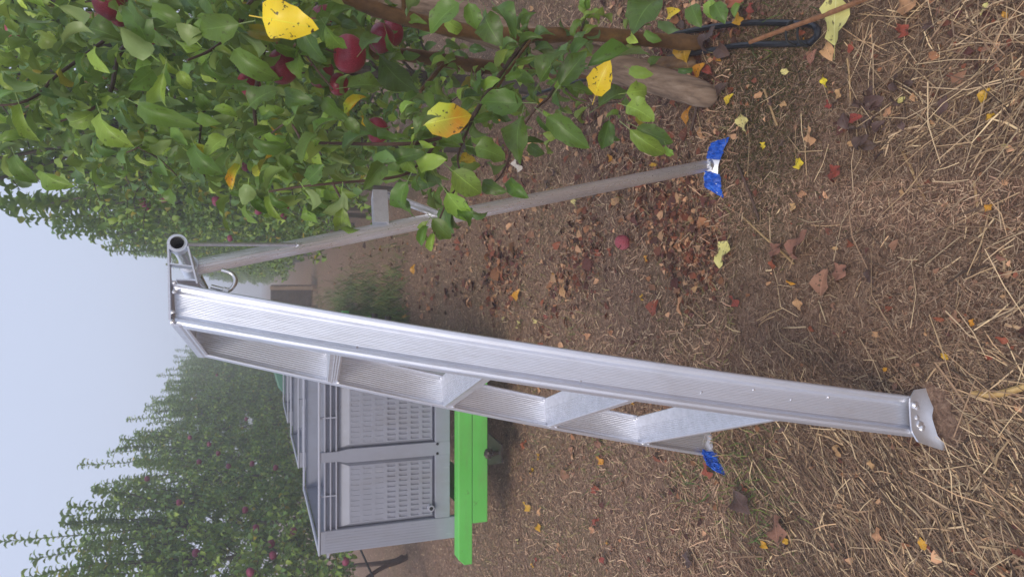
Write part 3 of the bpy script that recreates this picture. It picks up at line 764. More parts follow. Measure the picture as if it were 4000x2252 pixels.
TV = [make_tree(101, [(0, 0, 3.25), (.18, .15, 2.95), (-.12, -.28, 2.8)], 3.25),
      make_tree(102, [(.05, .0, 3.05), (-.15, .25, 3.15), (.10, -.30, 2.85)], 3.1),
      make_tree(103, [(0, .05, 3.4), (.12, -.2, 3.1), (-.2, .3, 2.9), (.2, .35, 2.7)], 3.3)]
used = [False] * 3
def place(v, x, y, rz, s, label, group):
    t = TV[v]
    if used[v]: t = copy_tree(t)
    used[v] = True; t.location = (x, y, 0); t.rotation_euler = (0, 0, rz); t.scale = (s, s, s); tag(t, label, 'tree', group); return t
ro = random.Random(5)
kL = 0; y = 5.6
names_l = ['leftmost apple tree of the row behind the bins, its forked trunk base in view', 'second apple tree from the left edge in the row behind the bins', 'third apple tree from the left edge in the row behind the bins']
while y < 52:
    s = .94 + .0095 * min(y, 30) + ro.uniform(-.05, .05)
    if y > 30: s *= 1.0
    lab = names_l[kL] if kL < 3 else 'leafy apple tree in the misty row behind the bins'
    place(kL % 3, -2.48 + ro.uniform(-.06, .06), y, ro.uniform(0, 6.28), s, lab, 'apple trees in the left row'); kL += 1; y += 1.0 + ro.uniform(-.12, .12) + .012 * y
kR = 0; y = 3.25
while y < 50:
    s = 1.12 + ro.uniform(-.05, .05)
    lab = ['apple tree directly behind the nearest tree in the right row'][kR] if kR < 1 else 'leafy apple tree farther down the right row in the mist'
    place((kR + 1) % 3, (.90 if kR else .98) + ro.uniform(-.05, .05), y, ro.uniform(0, 6.28), s, lab, 'apple trees in the right row'); kR += 1; y += 1.05 + ro.uniform(-.1, .1) + .012 * y
# a row behind each side closes the gaps
for xr, y0_, gname, lab in ((4.4, 6.0, 'apple trees in the second row to the right', 'apple tree in the next row out beyond the right row'),):
    y = y0_; k2 = 0
    while y < 40:
        place(k2 % 3, xr + ro.uniform(-.1, .1), y, ro.uniform(0, 6.28), .95 + ro.uniform(-.05, .05), lab, gname); k2 += 1; y += 1.5 + .03 * y

# ================================================================== near tree
NT0 = G(2770, 172)
near = thing('apple_tree', 'nearest apple tree with curved brown trunks, large green and yellow leaves and ripe red apples', 'tree', NT0)
def nk(o):
    o.parent = near; o.matrix_parent_inverse = Matrix.Translation(-NT0); return o
def limb(name, pts, r0, r1, m, seg=10, knob=True, parent=None, rj=.06):
    pts = [P(*p) if len(p) == 3 else p for p in pts]; pts = smooth_path(pts, 6); n_ = len(pts)
    rr = random.Random(len(pts) + int(r0 * 1e5)); rad = [(r0 + (r1 - r0) * i / (n_ - 1)) * (1 + rr.uniform(-rj, rj) + (.14 if knob and i % 9 == 4 else 0)) for i in range(n_)]
    o = MB().tube(pts, rad, seg).build(name, m, None, smooth=True); nk(o); return o, pts
trA, pA = limb('trunk', [(2775, 172, 2.215), (2600, 160, 2.18), (2480, 150, 2.12), (2300, 133, 2.02), (2050, 140, 1.92), (1800, 118, 1.8), (1600, 75, 1.72), (1400, 12, 1.66), (1200, -80, 1.6)], .0235, .017, M_bark, 14)
trB, pB = limb('trunk', [(2740, 245, 2.26), (2450, 268, 2.32), (2200, 275, 2.33), (2060, 262, 2.32), (1900, 262, 2.26), (1740, 238, 2.2), (1560, 212, 2.12), (1400, 205, 2.0), (1200, 200, 1.95), (950, 160, 1.9), (700, 100, 1.9), (300, 60, 1.9)], .030, .012, M_bark, 14)
trA['label'] = 'front trunk curving up out of frame'; trB['label'] = 'thicker trunk behind'
LB = []
def br(pts, r0, r1=.002, m=M_twig, knob=True):
    r0 *= .8
    o, p = limb('branch', pts, r0, r1, m, 8, knob); LB.append((p, r0)); return p
br([(2060, 150, 1.92), (1990, 240, 1.78), (1900, 370, 1.62), (1850, 450, 1.5), (1790, 510, 1.42), (1650, 555, 1.34), (1500, 563, 1.3), (1320, 560, 1.27), (1180, 556, 1.25)], .0085, .0025)
br([(2090, 140, 1.92), (2040, 200, 1.83), (1950, 330, 1.7), (1890, 420, 1.58)], .006, .003, M_bark)
br([(1580, 80, 1.72), (1578, 40, 1.70), (1570, -60, 1.66)], .008, .005, M_bark)
br([(1740, 245, 2.2), (1680, 310, 2.05), (1640, 360, 1.95)], .009, .005, M_bark)
br([(1060, -60, 1.5), (968, 25, 1.4), (931, 105, 1.36), (870, 165, 1.32), (807, 205, 1.28), (732, 235, 1.25)], .0075, .002)
br([(1090, 60, 1.55), (1050, 120, 1.46), (1018, 248, 1.4), (995, 400, 1.34), (1000, 500, 1.3)], .008, .003)
br([(500, 160, 1.7), (459, 230, 1.6), (435, 348, 1.5), (397, 400, 1.45), (330, 440, 1.42), (236, 474, 1.4)], .0075, .002)
br([(420, 150, 1.7), (323, 223, 1.6), (211, 304, 1.5), (155, 366, 1.45), (68, 405, 1.42), (-40, 412, 1.4)], .006, .002)
br([(380, 310, 1.6), (470, 360, 1.55), (540, 420, 1.6), (614, 510, 1.65), (540, 575, 1.6), (480, 600, 1.6)], .004, .0015)
br([(540, 575, 1.6), (620, 620, 1.6), (690, 685, 1.55)], .003, .0015)
br([(1700, 560, 1.36), (1640, 640, 1.32), (1550, 690, 1.28), (1300, 716, 1.22), (1180, 728, 1.2), (1049, 748, 1.18)], .0045, .0015)
br([(2140, 385, 1.6), (2190, 300, 1.72), (2250, 165, 1.95), (2290, 60, 2.0)], .0045, .003)
br([(2140, 385, 1.6), (2080, 440, 1.55), (2010, 560, 1.5), (1960, 680, 1.45), (1900, 735, 1.42)], .004, .0015)
br([(2180, 300, 1.72), (2230, 370, 1.65), (2300, 402, 1.6), (2420, 400, 1.58)], .0035, .002)
br([(1860, 440, 1.5), (1790, 600, 1.4), (1800, 700, 1.36), (1745, 790, 1.33), (1700, 900, 1.3), (1685, 960, 1.3)], .0035, .0012)
br([(1180, 556, 1.25), (1130, 480, 1.25), (1060, 520, 1.28)], .003, .0015)
br([(1300, 716, 1.22), (1340, 800, 1.22), (1330, 860, 1.22)], .0028, .0012)
br([(950, 160, 1.9), (860, 260, 1.8), (800, 420, 1.75), (780, 560, 1.7), (800, 700, 1.65)], .006, .002)
br([(1300, 190, 1.95), (1330, 120, 1.7), (1240, 100, 1.5), (1180, 180, 1.42), (1300, 350, 1.35)], .0045, .002)
br([(700, 100, 1.9), (560, 200, 1.8), (420, 300, 1.75), (250, 340, 1.75), (100, 420, 1.8)], .007, .002, M_bark)
for a_, b_, c_ in (((2070, 150, 1.93), (2060, 235, 1.9), (2100, 300, 1.9)), ((1900, 270, 2.26), (1850, 330, 2.2), (1760, 400, 2.15)), ((2430, 150, 2.1), (2500, 110, 2.05), (2560, 60, 2.0)), ((1560, 215, 2.1), (1500, 160, 2.0), (1430, 150, 1.9))):
    br([a_, b_, c_], .0035, .0015)

leaf_mesh = {}
def single_mesh(k2, m):
    key = (k2, m.name)
    if key not in leaf_mesh:
        v, f, uv = TPL[k2]; me = np_mesh('leaf', v, f, m, uv=uv); me.polygons.foreach_set('use_smooth', [True] * len(me.polygons)); leaf_mesh[key] = me
    return leaf_mesh[key]
nleaf = [0]
def put_leaf(p, tip, nrm, s, m, k2=None, wsc=1.0, label=None):
    k2 = random.randrange(9) if k2 is None else k2
    o = bpy.data.objects.new('leaf', single_mesh(k2, m)); col.objects.link(o); o.parent = near; o.matrix_parent_inverse = Matrix.Translation(-NT0)
    mm = rot_of(tip, nrm); o.matrix_basis = Matrix.Translation(Vector(p)) @ mm @ Matrix.Diagonal((s, s * wsc, s, 1)); nleaf[0] += 1
    if label: o['label'] = label
    return o
# leaves one can pick out: base pixel, tip pixel, width px, depth, colour, shape
HL = [
 (1020, 70, 1240, 112, 205, 1.15, 'Y', 3), (1648, 492, 1838, 452, 190, 1.2, 'GY', 0), (2326, 380, 2385, 238, 140, 1.5, 'Y', 0), (1795, 632, 1858, 628, 75, 1.45, 'Y', 3),
 (2057, 402, 1883, 398, 150, 1.5, 'G', 0), (2045, 450, 2028, 640, 130, 1.45, 'G', 3), (2125, 447, 2300, 578, 130, 1.45, 'G', 0), (2110, 330, 2215, 195, 150, 1.6, 'G', 8), (2180, 345, 2290, 205, 130, 1.62, 'G', 5),
 (2275, 275, 2545, 208, 120, 1.65, 'G', 8), (2330, 428, 2455, 366, 120, 1.55, 'G', 5), (2436, 366, 2530, 354, 110, 1.5, 'L', 3), (2380, 460, 2350, 578, 100, 1.55, 'G', 5), (2440, 415, 2556, 472, 130, 1.5, 'L', 3),
 (2452, 495, 2603, 602, 115, 1.48, 'L', 8), (2480, 490, 2628, 553, 115, 1.55, 'G', 5), (1845, 577, 1975, 622, 165, 1.35, 'G', 3), (1758, 658, 1877, 752, 150, 1.32, 'L', 0), (1480, 203, 1635, 367, 150, 1.7, 'G', 3), (1345, 348, 1492, 350, 165, 1.3, 'G', 5),
 (1262, 372, 1362, 460, 110, 1.3, 'G', 0), (1350, 460, 1405, 522, 110, 1.25, 'G', 5), (1808, 10, 1686, 132, 160, 1.3, 'G', 0), (1828, 5, 1860, 112, 110, 1.28, 'G', 5), (1895, 60, 1960, 180, 165, 1.3, 'G', 3), (1935, 30, 2014, 150, 130, 1.35, 'G', 8),
 (1735, 68, 1810, 125, 75, 1.4, 'L', 1), (1412, 210, 1492, 150, 110, 1.3, 'G', 0), (1883, 702, 1983, 745, 90, 1.4, 'G', 5), (1995, 696, 2051, 776, 80, 1.42, 'G', 1), (2058, 560, 2125, 600, 110, 1.5, 'G', 0), (2600, 560, 2628, 600, 60, 1.5, 'L', 5),
 (956, 88, 776, 118, 165, 1.2, 'D', 3), (770, 168, 690, 93, 120, 1.22, 'B', 3), (920, 118, 1030, 236, 90, 1.25, 'B', 7), (912, 186, 1086, 322, 115, 1.22, 'G', 1), (590, 75, 682, 180, 110, 1.25, 'G', 0), (726, 112, 584, 37, 160, 1.3, 'G', 8),
 (596, 217, 472, 106, 135, 1.15, 'B', 0), (590, 205, 490, 18, 140, 1.2, 'G', 3), (211, 18, 347, 112, 120, 1.3, 'B', 7), (347, 112, 472, 150, 115, 1.3, 'D', 1), (596, 273, 497, 348, 120, 1.2, 'D', 5), (645, 267, 620, 434, 100, 1.22, 'L', 2),
 (702, 273, 745, 354, 75, 1.2, 'L', 1), (540, 403, 776, 497, 130, 1.2, 'D', 8), (372, 186, 434, 286, 100, 1.3, 'L', 0), (205, 515, 168, 560, 90, 1.4, 'D', 5), (397, 434, 497, 584, 110, 1.3, 'L', 1), (372, 434, 261, 490, 105, 1.35, 'L', 2),
 (75, 397, 149, 559, 110, 1.35, 'L', 7), (975, 422, 1086, 348, 150, 1.15, 'D', 3), (770, 354, 819, 434, 90, 1.25, 'D', 1), (826, 434, 931, 447, 90, 1.25, 'L', 7), (764, 559, 850, 689, 110, 1.2, 'G', 1), (894, 540, 807, 620, 110, 1.2, 'L', 5),
 (993, 528, 1105, 584, 75, 1.2, 'D', 2), (968, 714, 950, 801, 90, 1.2, 'B', 3), (1117, 372, 1223, 397, 130, 1.2, 'G', 8), (1055, 760, 1095, 860, 70, 1.18, 'L', 7), (1180, 730, 1230, 830, 100, 1.15, 'B', 7), (1205, 705, 1270, 640, 100, 1.2, 'D', 5),
 (1330, 735, 1290, 840, 100, 1.18, 'B', 2), (1340, 800, 1335, 905, 90, 1.2, 'L', 1), (1685, 850, 1760, 930, 95, 1.3, 'G', 0), (1695, 905, 1680, 985, 70, 1.3, 'L', 7), (1670, 880, 1640, 950, 50, 1.3, 'G', 2), (1790, 815, 1840, 880, 80, 1.35, 'G', 1), (1740, 740, 1840, 850, 120, 1.33, 'L', 5),
 (1600, 700, 1560, 830, 120, 1.25, 'G', 1), (1500, 640, 1420, 740, 120, 1.22, 'G', 8), (2700, 20, 2740, 108, 100, 1.9, 'G', 0), (2790, 10, 2832, 95, 105, 1.9, 'G', 5), (2770, 0, 2800, 80, 80, 1.95, 'L', 1), (2990, 75, 2975, 135, 62, 2.0, 'D', 3), (2900, 20, 2870, 70, 70, 1.95, 'L', 0), (2580, 0, 2470, 130, 200, 1.85, 'D', 3),
 (760, 560, 800, 620, 60, 1.3, 'GY', 1), (1090, 600, 1130, 680, 90, 1.25, 'G', 1), (940, 640, 900, 740, 80, 1.25, 'GY', 7), (60, 600, 130, 720, 90, 1.5, 'G', 1), (180, 640, 260, 740, 90, 1.5, 'L', 1), (1240, 520, 1180, 640, 110, 1.2, 'G', 0),
]
MM = {'Y': M_leaf_y, 'GY': M_leaf_gy, 'G': M_leaf, 'D': M_leaf, 'L': M_leaf_l, 'B': M_leaf_l}
rl = random.Random(3)
for (bx, by, tx, ty, wpx, d, c, k2) in HL:
    p0 = P(bx, by, d); p1 = P(tx, ty, d * rl.uniform(.97, 1.03)); v = p1 - p0; s = v.length / .078 * .98
    view = (CAM - p0).normalized()
    nr = (view + Vector((rl.uniform(-.75, .75), 0, rl.uniform(-.2, .9)))) * (-1 if c == 'B' else 1)
    curvy = 1 if k2 in (3, 0, 5, 8) else 0
    wsc = (wpx / FPX * d) / (.043 * s) * (.74 if curvy else .92)
    # start behind so that petiole (0.3 L) leads in
    p0b = p0 - v * .22
    lab = {'Y': 'bright yellow leaf with dark spots', 'GY': 'leaf turning from green to orange'}.get(c)
    put_leaf(p0b, v, nr, s * (1.0 if k2 != 2 else 1.1), MM[c], k2, max(.5, min(1.35, wsc)), lab)
# shoots carry the rest
def bound(X):
    return float(np.interp(X, [-200, 600, 1000, 1500, 1700, 1900, 2100, 2400, 2600, 2650], [640, 700, 790, 850, 840, 740, 560, 480, 380, 300]))
cand = []
for (pts, r0) in LB:
    L = sum((pts[i + 1] - pts[i]).length for i in range(len(pts) - 1)); n_ = int(L / .013)
    for q in range(n_):
        x = (q + .5) / n_ * (len(pts) - 1); i = min(int(x), len(pts) - 2); p = pts[i].lerp(pts[i + 1], x - i)
        d = (pts[i + 1] - pts[i]).normalized(); a = q * 2.4 + rl.uniform(-.5, .5); o = d.orthogonal().normalized(); side = o * math.cos(a) + d.cross(o) * math.sin(a)
        if r0 > .0065 and rl.random() < .6: continue
        cand.append((p, side + d * .4 + Vector((0, 0, rl.uniform(-.9, .2)))))
def dens(X):
    return float(np.interp(X, [-200, 1500, 1750, 1950, 2500, 2700], [1, 1, .7, .28, .22, 0]))
tries = 0
while len(cand) < 2300 and tries < 20000:
    tries += 1
    X, Y = rl.uniform(-150, 2650), rl.uniform(-150, 900)
    if Y > bound(X) or rl.random() > dens(X): continue
    if 1250 < X < 2650 and Y < 330 and rl.random() < .80: continue
    if X < 650 and 280 < Y < 620 and rl.random() < .62: continue
    if X > 1500 and Y < 160 and rl.random() < .6: continue
    d = rl.uniform(1.28, 2.3) if rl.random() > .12 else rl.uniform(1.12, 1.3)
    if Y > 720: d = rl.uniform(1.15, 1.5)
    a = rl.uniform(0, 6.28); cand.append((P(X, Y, d), Vector((math.cos(a), math.sin(a) * .8, rl.uniform(-1.1, .3)))))
def pix(p):
    q = Vector(p) - CAM; d = q.dot(FW); return 2000 - FPX * q.dot(UP) / d, 1126 - FPX * q.x / d, d
HM = [(1366, 212, 1.4, 90), (1105, 262, 1.5, 60), (975, 335, 1.45, 20), (1475, 510, 1.6, 20), (1255, 285, 1.6, 10)] + [((a + c) / 2, (b + e) / 2, f, math.hypot(c - a, e - b)) for a, b, c, e, _, f, _, _ in HL]
def clear(p):
    X, Y, d = pix(p)
    if 1330 < X < 1660 and Y > 690: return False
    for hx_, hy_, hd, hl in HM:
        if d < hd + .04 and (X - hx_) ** 2 + (Y - hy_) ** 2 < (hl * .5 + 70) ** 2: return False
    return True
cand = [c for c in cand if clear(c[0])]
rl.shuffle(cand)
# the nearest to the camera become single leaves
cand.sort(key=lambda c: (not (0 < pix(c[0])[0] < 2700 and 0 < pix(c[0])[1] < 950), (Vector(c[0]) - CAM).length))
nsing = 300 - nleaf[0]; step_ = 2; singles = cand[:nsing * step_:step_]; rest = [c for i, c in enumerate(cand) if not (i < nsing * step_ and i % step_ == 0)]
for p, tipd in singles:
    nr = (CAM - Vector(p)).normalized() * rl.uniform(0, 1.0) + Vector((rl.uniform(-.6, .6), rl.uniform(-.6, .6), 1))
    c = rl.random(); m_ = M_leaf if c < .66 else (M_leaf_l if c < .985 else (M_leaf_y if c < .988 else M_leaf_gy))
    put_leaf(p, tipd, nr, rl.uniform(.58, .92), m_, rl.choice((1, 2, 4, 6, 7, 8, 3, 1, 6)), rl.uniform(.68, 1.0))
n_ = len(rest)
me = scatter(TPL, [tuple(c[0]) for c in rest], [tuple(c[1]) for c in rest], [(rl.uniform(-.7, .7), rl.uniform(-.9, .5), 1) for _ in rest], np.array([rl.uniform(.55, .95) for _ in rest]), leaf_tints(n_, .02) * rng.uniform(.55, 1.35, (n_, 1)), 'foliage', M_leaf_a)
o = obj('foliage', me); nk(o); o['kind'] = 'stuff'

# ------------------------------------------------------------------ apples
def apple_mesh(m, seed=0):
    seg, rg = 20, 14; vs = []; r = random.Random(seed); lob = r.uniform(0, 6)
    for i in range(rg + 1):
        t = math.pi * i / rg
        for q in range(seg):
            a = 2 * math.pi * q / seg; rad = math.sin(t) * (1 + .10 * math.cos(t)) * (1 + .03 * math.cos(5 * a + lob) * (1 - math.cos(t)) / 2)
            z = .90 * math.cos(t) - .30 * math.exp(-(math.sin(t) / .30) ** 2) * (1 if math.cos(t) > 0 else -.55)
            vs.append((rad * math.cos(a), rad * math.sin(a), z))
    fs = [(i * seg + q, i * seg + (q + 1) % seg, (i + 1) * seg + (q + 1) % seg, (i + 1) * seg + q) for i in range(rg) for q in range(seg)]
    me = MB().add(vs, fs).mesh('fruit', m, fix=False)
    me.polygons.foreach_set('use_smooth', [True] * len(me.polygons)); return me
M_apple_d = simple('dusky_apple_skin', (.26, .035, .085), .5, 0, 14, .35)
AM = apple_mesh(M_apple); AMD = apple_mesh(M_apple_d)

stem_me = MB().tube([(0, 0, .55), (.03, .02, .85), (.16, .05, 1.25)], [.05, .035, .05], 6).mesh('stem', M_twig)
def apple(p, diam, label, group=None, me=AM, tiltv=.25, stem=True):
    a = thing('apple', label, 'apple', p, group); s = diam / 2.06; a.scale = (s, s, s); a.rotation_euler = (rl.uniform(-tiltv, tiltv), rl.uniform(-tiltv, tiltv), rl.uniform(0, 6))
    fo = bpy.data.objects.new('fruit', me); link(fo, a)
    if stem: so_ = bpy.data.objects.new('stem', stem_me); link(so_, a)
    return a
for X, Y, dpx, d, lab in (
  (1366, 212, 152, 1.40, 'big dark red apple hanging in front of the trunks, largest fruit in view'),
  (1105, 262, 140, 1.50, 'red apple half hidden by folded leaves beside the large red apple'),
  (1490, 150, 120, 1.75, 'deep red apple in shade behind the largest apple, by the thick trunk'),
  (1255, 285, 120, 1.60, 'pinkish red apple between the two largest red apples'),
  (1270, 90, 140, 1.72, 'shaded dark red apple just beyond the spotted yellow leaf'),
  (975, 335, 110, 1.45, 'pink red apple showing between leaves left of the largest apples'),
  (1475, 510, 105, 1.60, 'orange red apple behind leaves below the turning leaf'),
  (430, 5, 150, 1.50, 'red apple cut off at the frame edge, high in the tree'),
  (470, 60, 90, 1.60, 'small red apple beside the one cut off at the frame edge'),
  (600, 130, 120, 1.75, 'dark shaded apple hidden deep behind the top leaves'),
  (1325, 330, 90, 1.50, 'small red apple tucked against the largest apple'),
  (1108, 800, 55, 2.6, 'small pink apple hanging at the tree outer edge above the hinge'),
  (1530, 130, 110, 1.95, 'dull red apple touching the thick trunk'),
  (1695, 775, 62, 1.9, 'pink apple in shade behind the pole bracket'),
  (50, 120, 70, 2.0, 'small dark apple near the top corner of the tree')):
    apple(P(X, Y, d), dpx / FPX * d, lab, 'apples on the near tree')
ga = apple(Vector((0, 0, 0)), .062, 'rotting pink red windfall apple lying on the ground between the pole and near rail', None, apple_mesh(M_apple_r, 3), .9, True)
q = G(2432, 945, .026); ga.location = q
for X, Y, xr in ((1060, 2121, -2.05), (1066, 2167, -2.08), (1146, 2071, -2.0), (853, 1769, -2.05), (742, 1707, -2.1), (778, 1802, -2.05), (575, 1868, -2.1), (985, 1809, -2.0), (1077, 1825, -2.0), (817, 1733, -2.05), (958, 1990, -2.05), (765, 2157, -2.1), (978, 2232, -2.05), (962, 1635, -2.05), (893, 1819, -2.05), (1350, 2190, -2.05), (847, 1464, -2.1), (1000, 2060, -2.1), (700, 1960, -2.1)):
    apple(on_x(X, Y, xr), .068, 'small pink red apple on a misty left row tree', 'apples on the left row trees', AMD, stem=False)
for X, Y, xr in ((572, 805, .62), (560, 790, .64), (845, 785, .60), (640, 770, .60), (1010, 820, .55), (1105, 845, .55), (900, 930, .5), (950, 650, .7), (780, 700, .7)):
    apple(on_x(X, Y, xr), .072, 'small pink red apple on a right row tree beyond the ladder top', 'apples on the right row trees', AMD, stem=False)

# ================================================================== post, hoses, canes
pb, ptop = G(2735, 366, .042), P(1330, -70, 2.0)
pbd = (ptop - pb).normalized()
mb = MB(); pts = [pb - pbd * .05, pb - pbd * .035, pb, pb.lerp(ptop, .33), pb.lerp(ptop, .66), ptop]
mb.tube(pts, [.022, .034, .041, .048, .055, .062], 18)
post = mb.build('leaning_post', M_wood, None, smooth=True); tag(post, 'weathered round wooden post leaning behind the near apple tree trunks', 'post')
def hose(name, pts, r, label, m=M_hose, cat='hose'):
    o = MB().tube(smooth_path(pts, 6), r, 8).build(name, m, None, smooth=True); tag(o, label, cat); return o
hose('drip_hose', [G(3165, 168, .016), G(3060, 172, .014), G(2900, 176, .012), G(2780, 196, .014), G(2620, 225, .02), G(2450, 262, .03), G(2280, 312, .03), G(2150, 350, .03), G(2050, 382, .03), G(1900, 440, .04), G(1760, 520, .04)], .0085, 'black drip irrigation hose running along the tree row, nearer of two strands')
h2 = thing('hose_end', 'folded black hose end tied with cord beside the fallen orange cane', 'hose', G(3190, 120, 0))
b0 = G(3190, 120, 0)
o = MB().tube(smooth_path([G(3165, 165, .024), G(3190, 140, .03), G(3188, 110, .03), G(3150, 95, .026), G(3000, 88, .02), G(2850, 95, .018), G(2700, 120, .018), G(2560, 150, .018)], 6), .0085, 8).build('hose', M_hose, h2, smooth=True); o.matrix_parent_inverse = Matrix.Translation(-b0)
for X_ in (3095, 3140):
    c = G(X_, 130, .03); o = MB().tube(smooth_path([c + Vector((-.032, 0, -.012)), c + Vector((-.02, .002, .016)), c + Vector((.02, 0, .016)), c + Vector((.034, 0, -.012))], 4), .0035, 6).build('cord', M_tyre, h2, smooth=True); o.matrix_parent_inverse = Matrix.Translation(-b0)
o = MB().tube(smooth_path([Vector((-2.42, y_, .42 + .02 * math.sin(y_))) for y_ in (3.5, 5, 6.2, 7.4, 9, 12, 16)], 4), .009, 6).build('drip_hose', M_tyre, None, smooth=True); tag(o, 'black drip line hung low along the left tree row', 'hose')
M_cane = m_bark('orange_cane_bark', (.20, .08, .035), (.38, .18, .08))
M_stick = m_bark('pale_stick', (.30, .18, .08), (.55, .38, .18))
M_root = m_bark('golden_root', (.42, .24, .07), (.70, .48, .20))
for pts, r, m_, lab, nm in (
  ([(2930, 165, .045), (3080, 110, .05), (3220, 60, .07), (3420, -20, .10)], .0062, M_cane, 'reddish brown cane lying over the folded hose end', 'cane'),
  ([(3520, 585, .008), (3560, 660, .008), (3595, 740, .008), (3625, 800, .006)], .0032, M_stick, 'crooked orange tan stick on the ground right of the red brown leaf', 'stick'),
  ([(3805, 705, .008), (3820, 820, .008), (3840, 960, .008), (3868, 1115, .006)], .0028, M_stick, 'long straight tan stick lying near the picture right edge', 'stick'),
  ([(3850, 870, .006), (3920, 890, .006), (4020, 910, .006)], .0028, M_cane, 'short brown twig running off the right edge', 'stick'),
  ([(3800, 1535, .012), (3880, 1540, .016), (3950, 1525, .018), (4030, 1500, .02)], .0065, M_root, 'golden ribbed root curving in from the right edge', 'root'),
  ([(3800, 1600, .008), (3812, 1680, .008), (3835, 1780, .006)], .0032, M_twig, 'dark twig on the straw right of the near foot plate', 'stick'),
  ([(2880, 640, .01), (2930, 760, .012), (2965, 860, .008)], .0036, M_twig, 'grey brown twig beside the blue wrapped pole foot', 'stick'),
  ([(2905, 850, .01), (2990, 930, .01), (3060, 990, .008), (3100, 1030, .008)], .003, M_stick, 'slim curved stalk left of the pair of brown leaves', 'stick'),
  ([(2735, 340, .02), (2720, 420, .012), (2700, 510, .008)], .004, M_twig, 'brown twig lying against the end of the leaning post', 'stick'),
  ([(2985, 350, .01), (3010, 420, .01), (3035, 490, .008)], .0032, M_stick, 'bleached crooked twig on the mossy patch', 'stick'),
  ([(3310, 230, .01), (3318, 300, .01), (3322, 400, .008)], .0022, M_stick, 'thin pale twig standing by the long yellow leaf', 'stick')):
    o = MB().tube(smooth_path([G(*p) for p in pts], 6), r, 7).build(nm, m_, None, smooth=True)
    zmin = min(0, *[float(gz(v.co.x, v.co.y)) * -1 for v in list(o.data.vertices)[:3]]); tag(o, lab, nm if nm != 'cane' else 'cane')

# fork trunk of the first left tree
ft = bpy.data.objects.new('apple_tree', None); link(ft); f0 = G(1592, 2172); ft.location = f0
tag(ft, 'young forked dark tree stem by the drip line left of the nearest bin', 'tree')
for pts in ([f0, on_x(1560, 2190, f0.x), on_x(1500, 2212, f0.x), on_x(1440, 2250, f0.x), on_x(1380, 2300, f0.x), on_x(1200, 2330, f0.x)], [f0 + Vector((0, 0, .05)), on_x(1530, 2192, f0.x), on_x(1420, 2204, f0.x), on_x(1250, 2215, f0.x - .1), on_x(1050, 2220, f0.x - .15)]):
    o = MB().tube(smooth_path(pts, 4), list(np.linspace(.028, .012, (len(pts) - 1) * 4 + 1)), 8).build('stem', M_twig, ft, smooth=True); o.matrix_parent_inverse = Matrix.Translation(-f0)

# ================================================================== fallen leaves
fl_mesh = {}
def fallen(X, Y, length, ang, c, label, k2=None, lift=.006, wsc=1.0, group=None, tilt=.25):
    """ang: degrees of the tip direction in the picture"""
    g = G(X, Y, .004); q1 = G(X + 10 * math.cos(R(ang)), Y - 10 * math.sin(R(ang)), .004); d = (q1 - g).normalized()
    dep = (g - CAM).dot(FW); s = length / FPX * dep / .075
    k2 = random.randrange(5) if k2 is None else k2; key = (k2, c)
    if key not in fl_mesh:
        v, f, uv = TPL_FLAT[k2]; me = np_mesh('fallen_leaf', v - np.array([.045, 0, 0]), f, M_dl[c], uv=uv); me.polygons.foreach_set('use_smooth', [True] * len(me.polygons)); fl_mesh[key] = me
    o = bpy.data.objects.new('fallen_leaf', fl_mesh[key]); link(o); s = max(.25, min(2.2, s))
    n_ = Vector((rl.uniform(-tilt, tilt), rl.uniform(-tilt, tilt), 1))
    z = float(gz(g.x, g.y)) + lift + .006 * s
    o.matrix_world = Matrix.Translation((g.x, g.y, z)) @ rot_of(d, n_) @ Matrix.Diagonal((s, s * wsc, s, 1))
    tag(o, label, 'leaf', group); return o
